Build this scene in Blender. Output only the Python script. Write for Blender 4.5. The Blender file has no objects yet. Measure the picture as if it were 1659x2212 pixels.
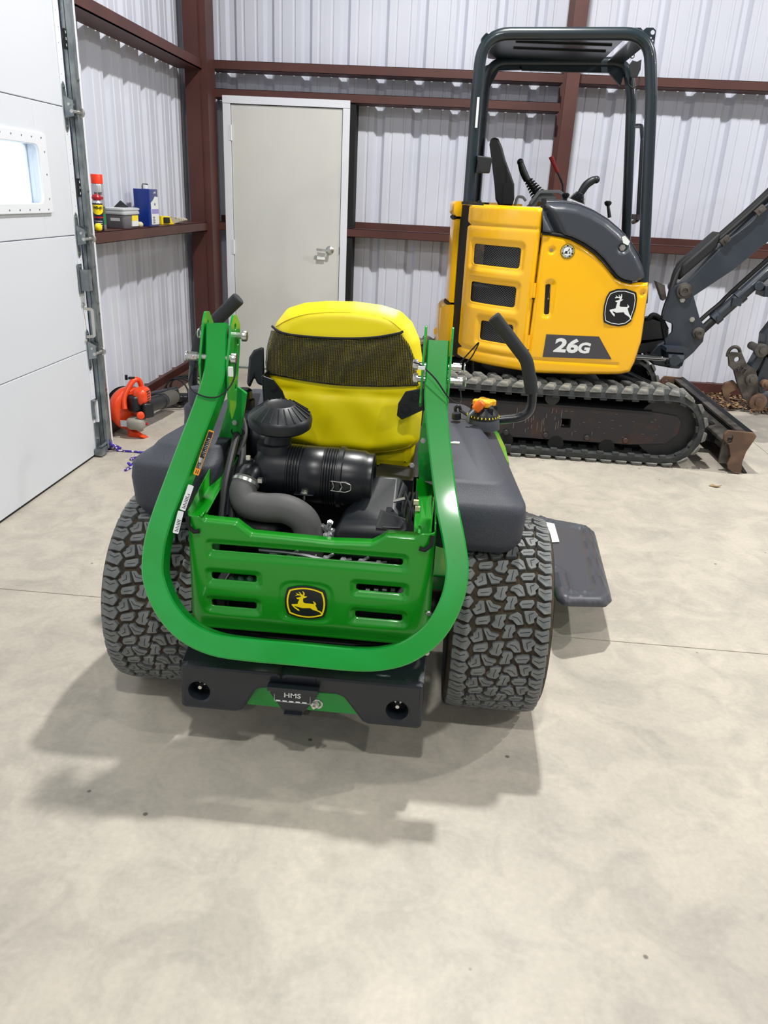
import bpy, math, random
import numpy as np
from mathutils import Vector, Matrix
S = bpy.context.scene
COL = S.collection
R_ = math.radians

# ---------------------------------------------------------------- camera
W_, H_ = 1659, 2212
FPX = 1674.2
PITCH, ROLL, YAW = 0.386785, -0.0502653, 0.06898
CAM = np.array([0.0, 0.0, 1.5])
def _axes(p, r, y):
    yw = np.array([[math.cos(y), -math.sin(y), 0], [math.sin(y), math.cos(y), 0], [0, 0, 1]])
    r0 = np.array([1.0, 0, 0]); f0 = np.array([0, math.cos(p), -math.sin(p)]); d0 = np.array([0, -math.sin(p), -math.cos(p)])
    r1 = math.cos(r) * r0 + math.sin(r) * d0; d1 = -math.sin(r) * r0 + math.cos(r) * d0
    return yw @ np.stack([r1, d1, f0], 1)
AX = _axes(PITCH, ROLL, YAW)
cam = bpy.data.objects.new('camera', bpy.data.cameras.new('camera'))
COL.objects.link(cam)
cam.data.sensor_fit = 'HORIZONTAL'; cam.data.sensor_width = 36.0
cam.data.lens = FPX / W_ * 36.0
cam.data.clip_start = 0.05; cam.data.clip_end = 100
m4 = Matrix.Identity(4)
for i in range(3):
    m4[i][0] = AX[i, 0]; m4[i][1] = -AX[i, 1]; m4[i][2] = -AX[i, 2]; m4[i][3] = CAM[i]
cam.matrix_world = m4
S.camera = cam

# ---------------------------------------------------------------- world, lights, exposure
wd = bpy.data.worlds.new('World'); S.world = wd; wd.use_nodes = True
bg = wd.node_tree.nodes['Background']
bg.inputs[0].default_value = (0.86, 0.93, 1.0, 1); bg.inputs[1].default_value = 2.2
LIGHTS = [(0.35, 3.95, 205), (4.8, 4.1, 185), (-0.2, -0.4, 88), (4.4, -0.4, 92),
          (0.3, -4.6, 90), (5.8, -4.6, 90), (8.6, 4.2, 110)]
LIGHT_Z = 4.85
EXPOSURE = 0.14
S.view_settings.view_transform = 'Standard'; S.view_settings.look = 'None'
S.view_settings.exposure = EXPOSURE; S.view_settings.gamma = 1.0
S.view_settings.use_curve_mapping = False

# ---------------------------------------------------------------- measuring helpers (image point -> point on a plane of the room)
def _ray(x, y): return AX @ np.array([(x - W_ / 2) / FPX, (y - H_ / 2) / FPX, 1.0])
def at(x, y, Y):
    d = _ray(x, y); return CAM + d * (Y / d[1])
def az(x, y, z):
    d = _ray(x, y); return CAM + d * ((z - CAM[2]) / d[2])
def ax_(x, y, X):
    d = _ray(x, y); return CAM + d * (X / d[0])
def ap(x, y, a, b):
    d = _ray(x, y); return CAM + d * ((a + b * CAM[2]) / (d[1] - b * d[2]))
V3 = lambda *a: np.array(a, float)
def nrm(v): v = np.array(v, float); return v / (np.linalg.norm(v) + 1e-12)

# ---------------------------------------------------------------- materials
def lin(c): return tuple(((x / 255) / 12.92 if x / 255 <= 0.04045 else ((x / 255 + 0.055) / 1.055) ** 2.4) for x in c)
MATS = {}
def mat(name, rgb, rough=0.5, metal=0.0, coat=0.0, noise=None, bump=None, emit=None, spec=0.5):
    """noise=(scale, rgb2, lo, hi, detail)  bump=(scale, strength, distance)"""
    m = bpy.data.materials.new(name); m.use_nodes = True; nt = m.node_tree; b = nt.nodes['Principled BSDF']
    c = lin(rgb); b.inputs['Base Color'].default_value = (*c, 1); b.inputs['Roughness'].default_value = rough
    b.inputs['Metallic'].default_value = metal; b.inputs['Coat Weight'].default_value = coat
    b.inputs['Coat Roughness'].default_value = 0.06; b.inputs['Specular IOR Level'].default_value = spec
    tc = nt.nodes.new('ShaderNodeTexCoord')
    if noise:
        n = nt.nodes.new('ShaderNodeTexNoise'); n.inputs['Scale'].default_value = noise[0]
        n.inputs['Detail'].default_value = noise[4] if len(noise) > 4 else 5
        nt.links.new(tc.outputs['Object'], n.inputs['Vector'])
        r = nt.nodes.new('ShaderNodeValToRGB'); r.color_ramp.elements[0].position = noise[2]; r.color_ramp.elements[1].position = noise[3]
        r.color_ramp.elements[0].color = (*c, 1); r.color_ramp.elements[1].color = (*lin(noise[1]), 1)
        nt.links.new(n.outputs[0], r.inputs[0]); nt.links.new(r.outputs[0], b.inputs['Base Color'])
    if bump:
        n2 = nt.nodes.new('ShaderNodeTexNoise'); n2.inputs['Scale'].default_value = bump[0]; n2.inputs['Detail'].default_value = 3
        nt.links.new(tc.outputs['Object'], n2.inputs['Vector'])
        bp = nt.nodes.new('ShaderNodeBump'); bp.inputs['Strength'].default_value = bump[1]; bp.inputs['Distance'].default_value = bump[2]
        nt.links.new(n2.outputs[0], bp.inputs['Height']); nt.links.new(bp.outputs[0], b.inputs['Normal'])
    if emit:
        b.inputs['Emission Color'].default_value = (*lin(emit[0]), 1); b.inputs['Emission Strength'].default_value = emit[1]
    MATS[name] = m
    return m

m_sheet = mat('white_sheet_metal', (205, 209, 222), 0.42, noise=(0.8, (216, 219, 231), .35, .65))
m_door = mat('overhead_door_white', (214, 218, 226), 0.5, bump=(220, .12, .002))
m_white = mat('white_trim', (226, 229, 236), 0.45)
m_leaf = mat('door_leaf_paint', (205, 206, 202), 0.5, noise=(1.2, (211, 211, 205), .4, .6))
m_primer = mat('red_oxide_steel', (84, 46, 40), 0.5, noise=(3, (72, 39, 34), .35, .65))
m_galv = mat('galvanised', (150, 158, 160), 0.36, .75, noise=(14, (120, 130, 134), .4, .6))
m_zinc = mat('zinc', (205, 205, 200), 0.28, .9)
m_black = mat('black_void', (8, 9, 11), 0.8)
m_rubber = mat('seal_rubber', (18, 19, 22), 0.75)
m_glass = None
def glassmat():
    m = bpy.data.materials.new('window_glass'); m.use_nodes = True; nt = m.node_tree
    for n in list(nt.nodes): nt.nodes.remove(n)
    o = nt.nodes.new('ShaderNodeOutputMaterial'); mix = nt.nodes.new('ShaderNodeMixShader')
    t = nt.nodes.new('ShaderNodeBsdfTransparent'); g = nt.nodes.new('ShaderNodeBsdfGlossy'); g.inputs['Roughness'].default_value = .03
    t.inputs[0].default_value = (.95, .98, 1, 1); mix.inputs[0].default_value = .08
    nt.links.new(t.outputs[0], mix.inputs[1]); nt.links.new(g.outputs[0], mix.inputs[2]); nt.links.new(mix.outputs[0], o.inputs[0])
    return m
m_glass = glassmat()

def concrete():
    m = bpy.data.materials.new('polished_concrete'); m.use_nodes = True; nt = m.node_tree; b = nt.nodes['Principled BSDF']
    L = nt.links.new; N = nt.nodes.new
    geo = N('ShaderNodeNewGeometry')
    def noise(sc, det, rough=.55, dist=0.0):
        n = N('ShaderNodeTexNoise'); n.inputs['Scale'].default_value = sc; n.inputs['Detail'].default_value = det
        n.inputs['Roughness'].default_value = rough; n.inputs['Distortion'].default_value = dist
        L(geo.outputs['Position'], n.inputs['Vector']); return n
    def ramp(src, p0, c0, p1, c1):
        r = N('ShaderNodeValToRGB'); r.color_ramp.elements[0].position = p0; r.color_ramp.elements[1].position = p1
        r.color_ramp.elements[0].color = (*lin(c0), 1); r.color_ramp.elements[1].color = (*lin(c1), 1); L(src.outputs[0], r.inputs[0]); return r
    def mul(a, b_, f=1.0, mode='MULTIPLY'):
        x = N('ShaderNodeMix'); x.data_type = 'RGBA'; x.blend_type = mode; x.inputs[0].default_value = f
        L(a, x.inputs[6]); L(b_, x.inputs[7]); return x.outputs[2]
    base = ramp(noise(1.3, 8, .62, .4), .36, (182, 175, 163), .62, (199, 191, 176))
    blot = ramp(noise(5.5, 6, .6, 1.2), .42, (255, 255, 255), .72, (224, 226, 228))
    wisp = ramp(noise(2.4, 9, .7, 2.5), .5, (255, 255, 255), .7, (241, 242, 243))
    fine = ramp(noise(60, 4), .3, (238, 238, 238), .7, (255, 255, 255))
    c = mul(base.outputs[0], blot.outputs[0], .9); c = mul(c, wisp.outputs[0], .6); c = mul(c, fine.outputs[0], .8)
    v = N('ShaderNodeTexVoronoi'); v.inputs['Scale'].default_value = 5.0; L(geo.outputs['Position'], v.inputs['Vector'])
    sp = N('ShaderNodeValToRGB'); sp.color_ramp.elements[0].position = .025; sp.color_ramp.elements[1].position = .04
    sp.color_ramp.elements[0].color = (.18, .16, .14, 1); sp.color_ramp.elements[1].color = (1, 1, 1, 1); L(v.outputs['Distance'], sp.inputs[0])
    c = mul(c, sp.outputs[0], .8)
    L(c, b.inputs['Base Color'])
    rr = N('ShaderNodeMapRange'); rr.inputs[3].default_value = .38; rr.inputs[4].default_value = .62; L(noise(3, 6).outputs[0], rr.inputs[0]); L(rr.outputs[0], b.inputs['Roughness'])
    bp = N('ShaderNodeBump'); bp.inputs['Strength'].default_value = .12; bp.inputs['Distance'].default_value = .004
    L(noise(25, 6).outputs[0], bp.inputs['Height']); L(bp.outputs[0], b.inputs['Normal'])
    return m
m_floor = concrete()

# ---------------------------------------------------------------- object helpers
ORG = {}
def root(name, loc, label=None, cat=None, group=None, kind=None, parent=None):
    o = bpy.data.objects.new(name, None); COL.objects.link(o); o.empty_display_size = .1
    o.location = loc; ORG[o] = V3(*loc)
    tag(o, label, cat, group, kind); return o
def tag(o, label=None, cat=None, group=None, kind=None):
    if label: o['label'] = label
    if cat: o['category'] = cat
    if group: o['group'] = group
    if kind: o['kind'] = kind
    return o

def roundpoly(pts, r, n=4):
    pts = [np.array(p, float) for p in pts]; out = []; N = len(pts)
    rr = r if isinstance(r, (list, tuple)) else [r] * N
    for i in range(N):
        a, b, c = pts[i - 1], pts[i], pts[(i + 1) % N]; u = nrm(a - b); v = nrm(c - b)
        ang = math.acos(max(-1, min(1, float(np.dot(u, v)))))
        if rr[i] <= 0 or ang > math.pi - .02: out.append(b); continue
        d = min(rr[i] / math.tan(ang / 2), .48 * np.linalg.norm(a - b), .48 * np.linalg.norm(c - b))
        p0 = b + u * d; p1 = b + v * d
        for k in range(n + 1):
            t = k / n; out.append((1 - t) ** 2 * p0 + 2 * t * (1 - t) * b + t * t * p1)
    return out
def fillet(pts, r, n=6):
    pts = [np.array(p, float) for p in pts]; out = [pts[0]]
    rr = r if isinstance(r, (list, tuple)) else [r] * len(pts)
    for i in range(1, len(pts) - 1):
        a, b, c = pts[i - 1], pts[i], pts[i + 1]; u = nrm(a - b); v = nrm(c - b)
        ang = math.acos(max(-1, min(1, float(np.dot(u, v)))))
        if ang > math.pi - .02: out.append(b); continue
        d = min(rr[i] / math.tan(ang / 2), .49 * np.linalg.norm(a - b), .49 * np.linalg.norm(c - b))
        p0 = b + u * d; p1 = b + v * d
        for k in range(n + 1):
            t = k / n; out.append((1 - t) ** 2 * p0 + 2 * t * (1 - t) * b + t * t * p1)
    out.append(pts[-1]); return out
def smooth(pts, n=6):
    P = [np.array(p, float) for p in pts]; P = [2 * P[0] - P[1]] + P + [2 * P[-1] - P[-2]]; out = []
    for i in range(1, len(P) - 2):
        for k in range(n):
            t = k / n; a, b, c, d = P[i - 1], P[i], P[i + 1], P[i + 2]
            out.append(.5 * ((2 * b) + (c - a) * t + (2 * a - 5 * b + 4 * c - d) * t * t + (3 * b - a - 3 * c + d) * t ** 3))
    out.append(P[-2]); return out
def rect(u0, v0, u1, v1): return [(u0, v0), (u1, v0), (u1, v1), (u0, v1)]
def circ(u, v, r, n=20): return [(u + r * math.cos(2 * math.pi * k / n), v + r * math.sin(2 * math.pi * k / n)) for k in range(n)]

def curve_geo(cu):
    o = bpy.data.objects.new('tmp', cu); COL.objects.link(o)
    dg = bpy.context.evaluated_depsgraph_get(); me = bpy.data.meshes.new_from_object(o.evaluated_get(dg), depsgraph=dg)
    vs = np.array([v.co[:] for v in me.vertices]).reshape(-1, 3); fs = [tuple(p.vertices) for p in me.polygons]
    bpy.data.objects.remove(o); bpy.data.meshes.remove(me); return vs, fs
def plate2d(outline, holes=(), depth=.01, bevel=0.0):
    cu = bpy.data.curves.new('c', 'CURVE'); cu.dimensions = '2D'; cu.fill_mode = 'BOTH'
    cu.extrude = max(depth / 2 - bevel, 0); cu.bevel_depth = bevel; cu.bevel_resolution = 1; cu.offset = -bevel
    for pl in [outline] + list(holes):
        s = cu.splines.new('POLY'); s.points.add(len(pl) - 1)
        for i, p in enumerate(pl): s.points[i].co = (p[0], p[1], 0, 1)
        s.use_cyclic_u = True
    g = curve_geo(cu); bpy.data.curves.remove(cu); return g
def text2d(body, size, depth=.0006, bold=0.0, spacing=1.0, shear=0.0):
    cu = bpy.data.curves.new('t', 'FONT'); cu.body = body; cu.size = size; cu.extrude = depth / 2; cu.align_x = 'CENTER'; cu.align_y = 'CENTER'
    cu.offset = bold; cu.space_character = spacing; cu.resolution_u = 3; cu.shear = shear
    g = curve_geo(cu); bpy.data.curves.remove(cu); return g

class MB:
    def __init__(s): s.v = []; s.f = []; s.m = []
    def add(s, vs, fs, mi=0):
        o = len(s.v); s.v += [np.array(p, float) for p in vs]; s.f += [tuple(i + o for i in f) for f in fs]; s.m += [mi] * len(fs); return s
    def box(s, lo, hi, mi=0):
        x0, y0, z0 = lo; x1, y1, z1 = hi
        return s.add([(x0, y0, z0), (x1, y0, z0), (x1, y1, z0), (x0, y1, z0), (x0, y0, z1), (x1, y0, z1), (x1, y1, z1), (x0, y1, z1)],
                     [(0, 3, 2, 1), (4, 5, 6, 7), (0, 1, 5, 4), (1, 2, 6, 5), (2, 3, 7, 6), (3, 0, 4, 7)], mi)
    def obox(s, c, sx, sy, sz, X=(1, 0, 0), Y=(0, 1, 0), mi=0):
        X = nrm(X); Z = nrm(np.cross(X, Y)); Y = np.cross(Z, X); c = np.array(c, float)
        vs = [c + X * sx * a / 2 + Y * sy * b / 2 + Z * sz * d / 2 for d in (-1, 1) for a, b in ((-1, -1), (1, -1), (1, 1), (-1, 1))]
        return s.add(vs, [(0, 3, 2, 1), (4, 5, 6, 7), (0, 1, 5, 4), (1, 2, 6, 5), (2, 3, 7, 6), (3, 0, 4, 7)], mi)
    def lathe(s, prof, p0, axis, n=24, mi=0, caps=True):
        A = nrm(axis); t = V3(0, 0, 1) if abs(A[2]) < .9 else V3(1, 0, 0); U = nrm(np.cross(A, t)); Vv = np.cross(A, U); p0 = np.array(p0, float)
        vs = []; fs = []; k = len(prof)
        for r, h in prof:
            for i in range(n):
                a = 2 * math.pi * i / n; vs.append(p0 + A * h + (U * math.cos(a) + Vv * math.sin(a)) * max(r, 1e-5))
        for j in range(k - 1):
            for i in range(n): fs.append((j * n + i, j * n + (i + 1) % n, (j + 1) * n + (i + 1) % n, (j + 1) * n + i))
        if caps: fs.append(tuple(range(n - 1, -1, -1))); fs.append(tuple((k - 1) * n + i for i in range(n)))
        return s.add(vs, fs, mi)
    def cyl(s, p0, p1, r, r1=None, n=16, mi=0):
        p0 = np.array(p0, float); d = np.array(p1, float) - p0
        return s.lathe([(r, 0), (r if r1 is None else r1, np.linalg.norm(d))], p0, d, n, mi)
    def sphere(s, c, r, n=14, mi=0, sc=1.0):
        prof = [(r * math.sin(math.pi * k / 8), -r * sc * math.cos(math.pi * k / 8)) for k in range(9)]
        return s.lathe(prof, c, (0, 0, 1), n, mi)
    def bolt(s, p, axis, r=.009, h=.008, mi=0, stud=0):
        A = nrm(axis); s.lathe([(r * 1.5, 0), (r * 1.5, .002), (r, .002), (r, h)], p, A, 6, mi)
        if stud: s.lathe([(r * .5, h), (r * .5, h + stud)], p, A, 8, mi)
        return s
    def sweep(s, pts, prof, up=(0, 0, 1), mi=0, closed=False, radii=None, caps=True):
        """prof: 2D points (a along side vector, b along up-ish vector)"""
        P = [np.array(p, float) for p in pts]; n = len(P); k = len(prof); vs = []; fs = []
        T = []
        for i in range(n):
            if closed: t = P[(i + 1) % n] - P[i - 1]
            else: t = P[min(i + 1, n - 1)] - P[max(i - 1, 0)]
            T.append(nrm(t))
        if up is None:
            t0 = T[0]; u = V3(0, 0, 1) if abs(t0[2]) < .9 else V3(1, 0, 0); u = nrm(u - t0 * np.dot(u, t0)); Us = []
            for t in T: u = nrm(u - t * np.dot(u, t)); Us.append(u)
        else: Us = [nrm(np.array(up, float) - t * np.dot(up, t)) for t in T]
        for i in range(n):
            U = Us[i]; Sd = np.cross(T[i], U)
            g = 1.0
            if up is not None and 0 < i < n - 1:
                c = np.dot(nrm(P[i] - P[i - 1]), nrm(P[i + 1] - P[i])); g = 1 / max(math.sqrt(max((1 + c) / 2, .2)), .4) if prof is not None else 1
            q = radii[i] if radii else 1.0
            for a, b in prof: vs.append(P[i] + (Sd * a * g + U * b) * q)
        m_ = n if closed else n - 1
        for i in range(m_):
            for j in range(k): fs.append((i * k + j, i * k + (j + 1) % k, ((i + 1) % n) * k + (j + 1) % k, ((i + 1) % n) * k + j))
        if not closed and caps: fs.append(tuple(range(k - 1, -1, -1))); fs.append(tuple((n - 1) * k + j for j in range(k)))
        return s.add(vs, fs, mi)
    def tube(s, pts, r, n=12, mi=0, closed=False):
        rad = r if isinstance(r, list) else None; rr = 1.0 if rad else r
        return s.sweep(pts, [(rr * math.cos(2 * math.pi * k / n), rr * math.sin(2 * math.pi * k / n)) for k in range(n)], None, mi, closed, rad)
    def prism(s, pts, vec, mi=0):
        vec = np.array(vec, float); P = [np.array(p, float) for p in pts]; n = len(P)
        return s.add(P + [p + vec for p in P], [tuple(range(n)), tuple(range(2 * n - 1, n - 1, -1))] + [(i, (i + 1) % n + 0, (i + 1) % n + n, i + n)[::-1] for i in range(n)], mi)
    def plate(s, outline, O, U, V, depth, holes=(), bevel=0.0, mi=0):
        U = nrm(U); V = nrm(V); Wn = np.cross(U, V); vs, fs = plate2d(outline, holes, depth, bevel); O = np.array(O, float)
        return s.add([O + U * p[0] + V * p[1] + Wn * p[2] for p in vs], fs, mi)
    def text(s, body, O, U, V, size, depth=.0008, bold=0.0, mi=0, spacing=1.0, sx=1.0, shear=0.0):
        U = nrm(U); V = nrm(V); Wn = np.cross(U, V); vs, fs = text2d(body, size, depth, bold, spacing, shear); O = np.array(O, float)
        return s.add([O + U * p[0] * sx + V * p[1] + Wn * p[2] for p in vs], fs, mi)
    def loft(s, rings, mi=0, caps=True, closed_v=False):
        k = len(rings[0]); vs = [p for r in rings for p in r]; fs = []
        n = len(rings)
        for i in range(n - 1):
            for j in range(k): fs.append((i * k + j, i * k + (j + 1) % k, (i + 1) * k + (j + 1) % k, (i + 1) * k + j))
        if caps: fs.append(tuple(range(k - 1, -1, -1))); fs.append(tuple((n - 1) * k + j for j in range(k)))
        return s.add(vs, fs, mi)
    def build(s, name, mats, parent=None, bevel=0, smooth=True, angle=35, org=None, solid=0, sub=0, loc=None):
        if not isinstance(mats, (list, tuple)): mats = [mats]
        po = ORG.get(parent, V3(0, 0, 0)) if parent else V3(0, 0, 0)
        o_ = np.array(org, float) if org is not None else (po if parent else V3(0, 0, 0))
        me = bpy.data.meshes.new(name); vv = np.array(s.v) - o_
        me.from_pydata([tuple(p) for p in vv], [], s.f); me.update()
        for m in mats: me.materials.append(m)
        if len(mats) > 1: me.polygons.foreach_set('material_index', s.m)
        if smooth:
            me.polygons.foreach_set('use_smooth', [True] * len(me.polygons)); me.set_sharp_from_angle(angle=R_(angle))
        o = bpy.data.objects.new(name, me); COL.objects.link(o)
        o.location = o_ - po
        if parent: o.parent = parent
        ORG[o] = o_
        if solid:
            md = o.modifiers.new('t', 'SOLIDIFY'); md.thickness = solid; md.offset = -1
        if bevel:
            md = o.modifiers.new('b', 'BEVEL'); md.width = bevel; md.segments = 2; md.limit_method = 'ANGLE'; md.angle_limit = R_(40)
        if sub:
            md = o.modifiers.new('s', 'SUBSURF'); md.levels = sub; md.render_levels = sub
        return o
def cp(o, parent, loc=None):
    c = o.copy(); COL.objects.link(c); c.parent = parent
    if loc is not None: c.location = loc
    return c

# ---- polygon distance sheets
def closest(P, poly):
    P = np.asarray(P, float); A = np.asarray(poly, float); B = np.roll(A, -1, 0)
    best = np.full(len(P), 1e9); cpnt = np.zeros((len(P), 2)); inside = np.zeros(len(P), bool)
    for a, b in zip(A, B):
        ab = b - a; L2 = (ab ** 2).sum() + 1e-18; t = np.clip(((P - a) @ ab) / L2, 0, 1); q = a + t[:, None] * ab
        d = np.linalg.norm(P - q, axis=1); k = d < best; best[k] = d[k]; cpnt[k] = q[k]
        c = ((a[1] > P[:, 1]) != (b[1] > P[:, 1]))
        with np.errstate(divide='ignore', invalid='ignore'): xi = (b[0] - a[0]) * (P[:, 1] - a[1]) / (b[1] - a[1] + 1e-18) + a[0]
        inside ^= c & (P[:, 0] < xi)
    return best, cpnt, inside
def sheet(outline, holes, res, ymul=1.0):
    A = np.asarray(outline, float); u0, v0 = A.min(0) - res; u1, v1 = A.max(0) + res
    u0, v0 = A.min(0); u1, v1 = A.max(0); nu = int(math.ceil((u1 - u0) / res)) + 1; nv = int(math.ceil((v1 - v0) / res)) + 1
    us = np.linspace(u0, u1, nu); vs = np.linspace(v0, v1, nv); du_, dv_ = us[1] - us[0], vs[1] - vs[0]
    G = np.stack(np.meshgrid(us, vs, indexing='ij'), -1).reshape(-1, 2)
    Cc = np.stack(np.meshgrid(us[:-1] + du_ / 2, vs[:-1] + dv_ / 2, indexing='ij'), -1).reshape(-1, 2)
    _, _, keep = closest(Cc, outline)
    for h in holes: keep &= ~closest(Cc, h)[2]
    d, c, ins = closest(G, outline); sn = (~ins) | (d < .45 * res); G2 = G.copy(); G2[sn] = c[sn]
    for h in holes:
        dh, ch, ih = closest(G, h); k = ih | (dh < .45 * res); G2[k] = ch[k]
    idx = np.full(nu * nv, -1); faces = []; used = []
    for ci in np.nonzero(keep)[0]:
        i, j = divmod(ci, nv - 1); q = (i * nv + j, (i + 1) * nv + j, (i + 1) * nv + j + 1, i * nv + j + 1)
        for a in q:
            if idx[a] < 0: idx[a] = len(used); used.append(a)
        faces.append(tuple(int(idx[a]) for a in q))
    uv = G2[used]
    cnt = {}
    for f in faces:
        for a, b in zip(f, f[1:] + f[:1]): k = (min(a, b), max(a, b)); cnt[k] = cnt.get(k, 0) + 1
    bv = sorted({i for k, c_ in cnt.items() if c_ == 1 for i in k})
    bp = uv[bv]; best = None
    for pl in [outline] + list(holes):
        d_, c_, _ = closest(bp, pl)
        if best is None: best, bc = d_, c_
        else: k = d_ < best; best[k] = d_[k]; bc[k] = c_[k]
    uv[bv] = bc
    dd = closest(uv, outline)[0]
    return uv, faces, dd
def sstep(x, a, b):
    t = np.clip((x - a) / (b - a), 0, 1); return t * t * (3 - 2 * t)

# ---------------------------------------------------------------- room
XL, XR, YF, YB, ZC = -2.23, 13.0, -11.0, 7.05, 5.6
def sheet_profile(a, b, ribs):
    """(u, depth) pairs of a ribbed sheet between a and b; ribs recede by 32 mm"""
    pts = [(a, 0.0)]
    for r in ribs:
        for du, dp in ((-.1 - .012, 0), (-.1 - .006, .005), (-.1 + .006, .005), (-.1 + .012, 0), (-.045, 0), (-.02, .032), (.02, .032), (.045, 0), (.1 - .012, 0), (.1 - .006, .005), (.1 + .006, .005), (.1 + .012, 0)):
            u = r + du
            if a < u < b: pts.append((u, dp))
    pts.append((b, 0.0)); return pts
def wall_sheets(parent, a, b, rib0, z0, z1, place, tilt=0):
    k0 = math.floor((a - rib0) / .915) - 1; s0 = rib0 - .1525 + k0 * .915; i = 0
    u = s0
    while u < b:
        lo, hi = max(a, u), min(b, u + .915)
        if hi - lo > .03:
            ribs = [u + .1525 + .305 * k for k in range(3)]
            pr = sheet_profile(lo - .006, hi + .006, ribs); mb = MB(); n = len(pr)
            lift = .0012 * (i % 2)
            vs = [place(p[0], p[1] + lift, z0) for p in pr] + [place(p[0], p[1] + lift, z1) for p in pr]
            mb.add(vs, [(j, j + 1, n + j + 1, n + j) for j in range(n - 1)])
            # screw heads
            mb.build('wall_panel', m_sheet, parent, smooth=False); i += 1
        u += .915
def girt_back(parent, x0, x1, z, legdown=True, name='wall_girt'):
    mb = MB(); yf = 6.85
    if legdown:   # web on top, flange hanging down in front, lip turned back
        mb.box((x0, yf, z - .003), (x1, YB - .001, z)); mb.box((x0, yf, z - .064), (x1, yf + .003, z)); mb.box((x0, yf, z - .064), (x1, yf + .018, z - .061))
        mb.box((x0, YB - .004, z), (x1, YB - .001, z + .05))
    else:         # web at the bottom, flange standing up
        mb.box((x0, yf, z - .064), (x1, YB - .001, z - .061)); mb.box((x0, yf, z - .064), (x1, yf + .003, z)); mb.box((x0, yf, z - .003), (x1, yf + .018, z))
    return mb.build(name, m_primer, parent, smooth=False)
def girt_left(parent, y0, y1, z):
    mb = MB(); xf = -2.03; w_ = z if z < 2 else z - .061
    mb.box((XL + .001, y0, w_ - .003), (xf, y1, w_)); mb.box((xf - .003, y0, z - .064), (xf, y1, z)); mb.box((xf - .018, y0, z - .064), (xf, y1, z - .061))
    return mb.build('wall_girt', m_primer, parent, smooth=False)

# floor: slabs between saw cuts, over a dark bed
fb = MB(); fb.box((XL - .4, YF - .2, -.16), (XR + .2, YB + .3, -.1)); floor = fb.build('floor', m_black, None, smooth=False); tag(floor, 'pale mottled polished concrete shop floor', None, None, 'structure')
SX = [XL - .35, 2.228, 6.9, XR + .15]; SY = [YF - .15, -2.1, 2.573, YB + .25]
for i in range(3):
    for j in range(3):
        g = .0022; x0, x1 = SX[i] + (g if i else 0), SX[i + 1] - g; y0, y1 = SY[j] + (g if j else 0), SY[j + 1] - g
        MB().box((x0, y0, -.1), (x1, y1, 0)).build('floor_slab', m_floor, floor, smooth=False)

def struct(name, bm_obj, label):
    return tag(bm_obj, label, None, None, 'structure')
wb = root('wall_back', (0, YB, 0), 'white ribbed metal back wall with brown steel girts', None, None, 'structure')
def place_b(u, d, z): return (u, YB + d, z)
wall_sheets(wb, XL - .03, XR, -1.904, .1, ZC, place_b)
for x0, x1, z in ((-2.03, .735, 2.43), (.85, XR, 2.43), (-2.03, .735, 2.232), (-2.03, -1.935, 1.233), (-.9, .735, 1.233), (.85, XR, 1.233), (-2.03, XR, 4.1)):
    girt_back(wb, x0, x1, z, z < 2)
wl = root('wall_left', (XL, 5.7, 0), 'white ribbed metal left wall with brown steel girts', None, None, 'structure')
rl = ax_(227, 95, XL)[1] - .02
def place_l(u, d, z): return (XL - d, u, z)
wall_sheets(wl, 4.46, YB, rl, .1, ZC, place_l)
wall_sheets(wl, YF, .42, rl, .1, ZC, place_l)
wall_sheets(wl, .42, 4.46, rl, 3.2, ZC, place_l)
for z in (1.233, 2.4, 3.9): girt_left(wl, 4.46, 6.65, z)
def girt_clip(): pass
wr = root('wall_right', (XR, 0, 0), 'white metal right wall', None, None, 'structure')
wall_sheets(wr, YF, YB, 0, 0, ZC, lambda u, d, z: (XR + d, u, z))
wf = root('wall_front', (0, YF, 0), 'white metal front wall', None, None, 'structure')
wall_sheets(wf, XL, XR, 0, 0, ZC, lambda u, d, z: (u, YF - d, z))
cb = MB(); cb.box((XL - .1, YF - .1, ZC), (XR + .1, YB + .1, ZC + .05)); tag(cb.build('ceiling', mat('ceiling_liner', (96, 98, 102), .7), None, smooth=False), 'grey liner ceiling out of view', None, None, 'structure')  # unseen ceiling, darkened to cut bounced light

# base angles and curb
bb = MB(); bb.box((-2.03, 6.86, .0), (-1.93, YB - .001, .095)); bb.box((-.9, 6.98, 0), (XR, YB + .03, .05)); bb.box((-.9, 7.0, .05), (XR, YB + .03, .1)); bb.box((-.9, 6.985, .05), (XR, 6.99, .1))
tag(bb.build('baseboard_back', m_primer, None, smooth=False), 'brown steel base channel along the back wall', None, None, 'structure')
bl = MB(); bl.box((XL - .03, 4.47, 0), (-2.1, 6.62, .03)); bl.box((-2.105, 4.47, .03), (-2.1, 6.62, .1)); bl.box((XL - .03, 4.47, .03), (XL + .03, 6.62, .1))
tag(bl.build('baseboard_left', m_primer, None, smooth=False), 'brown steel base channel along the left wall', None, None, 'structure')

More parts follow.
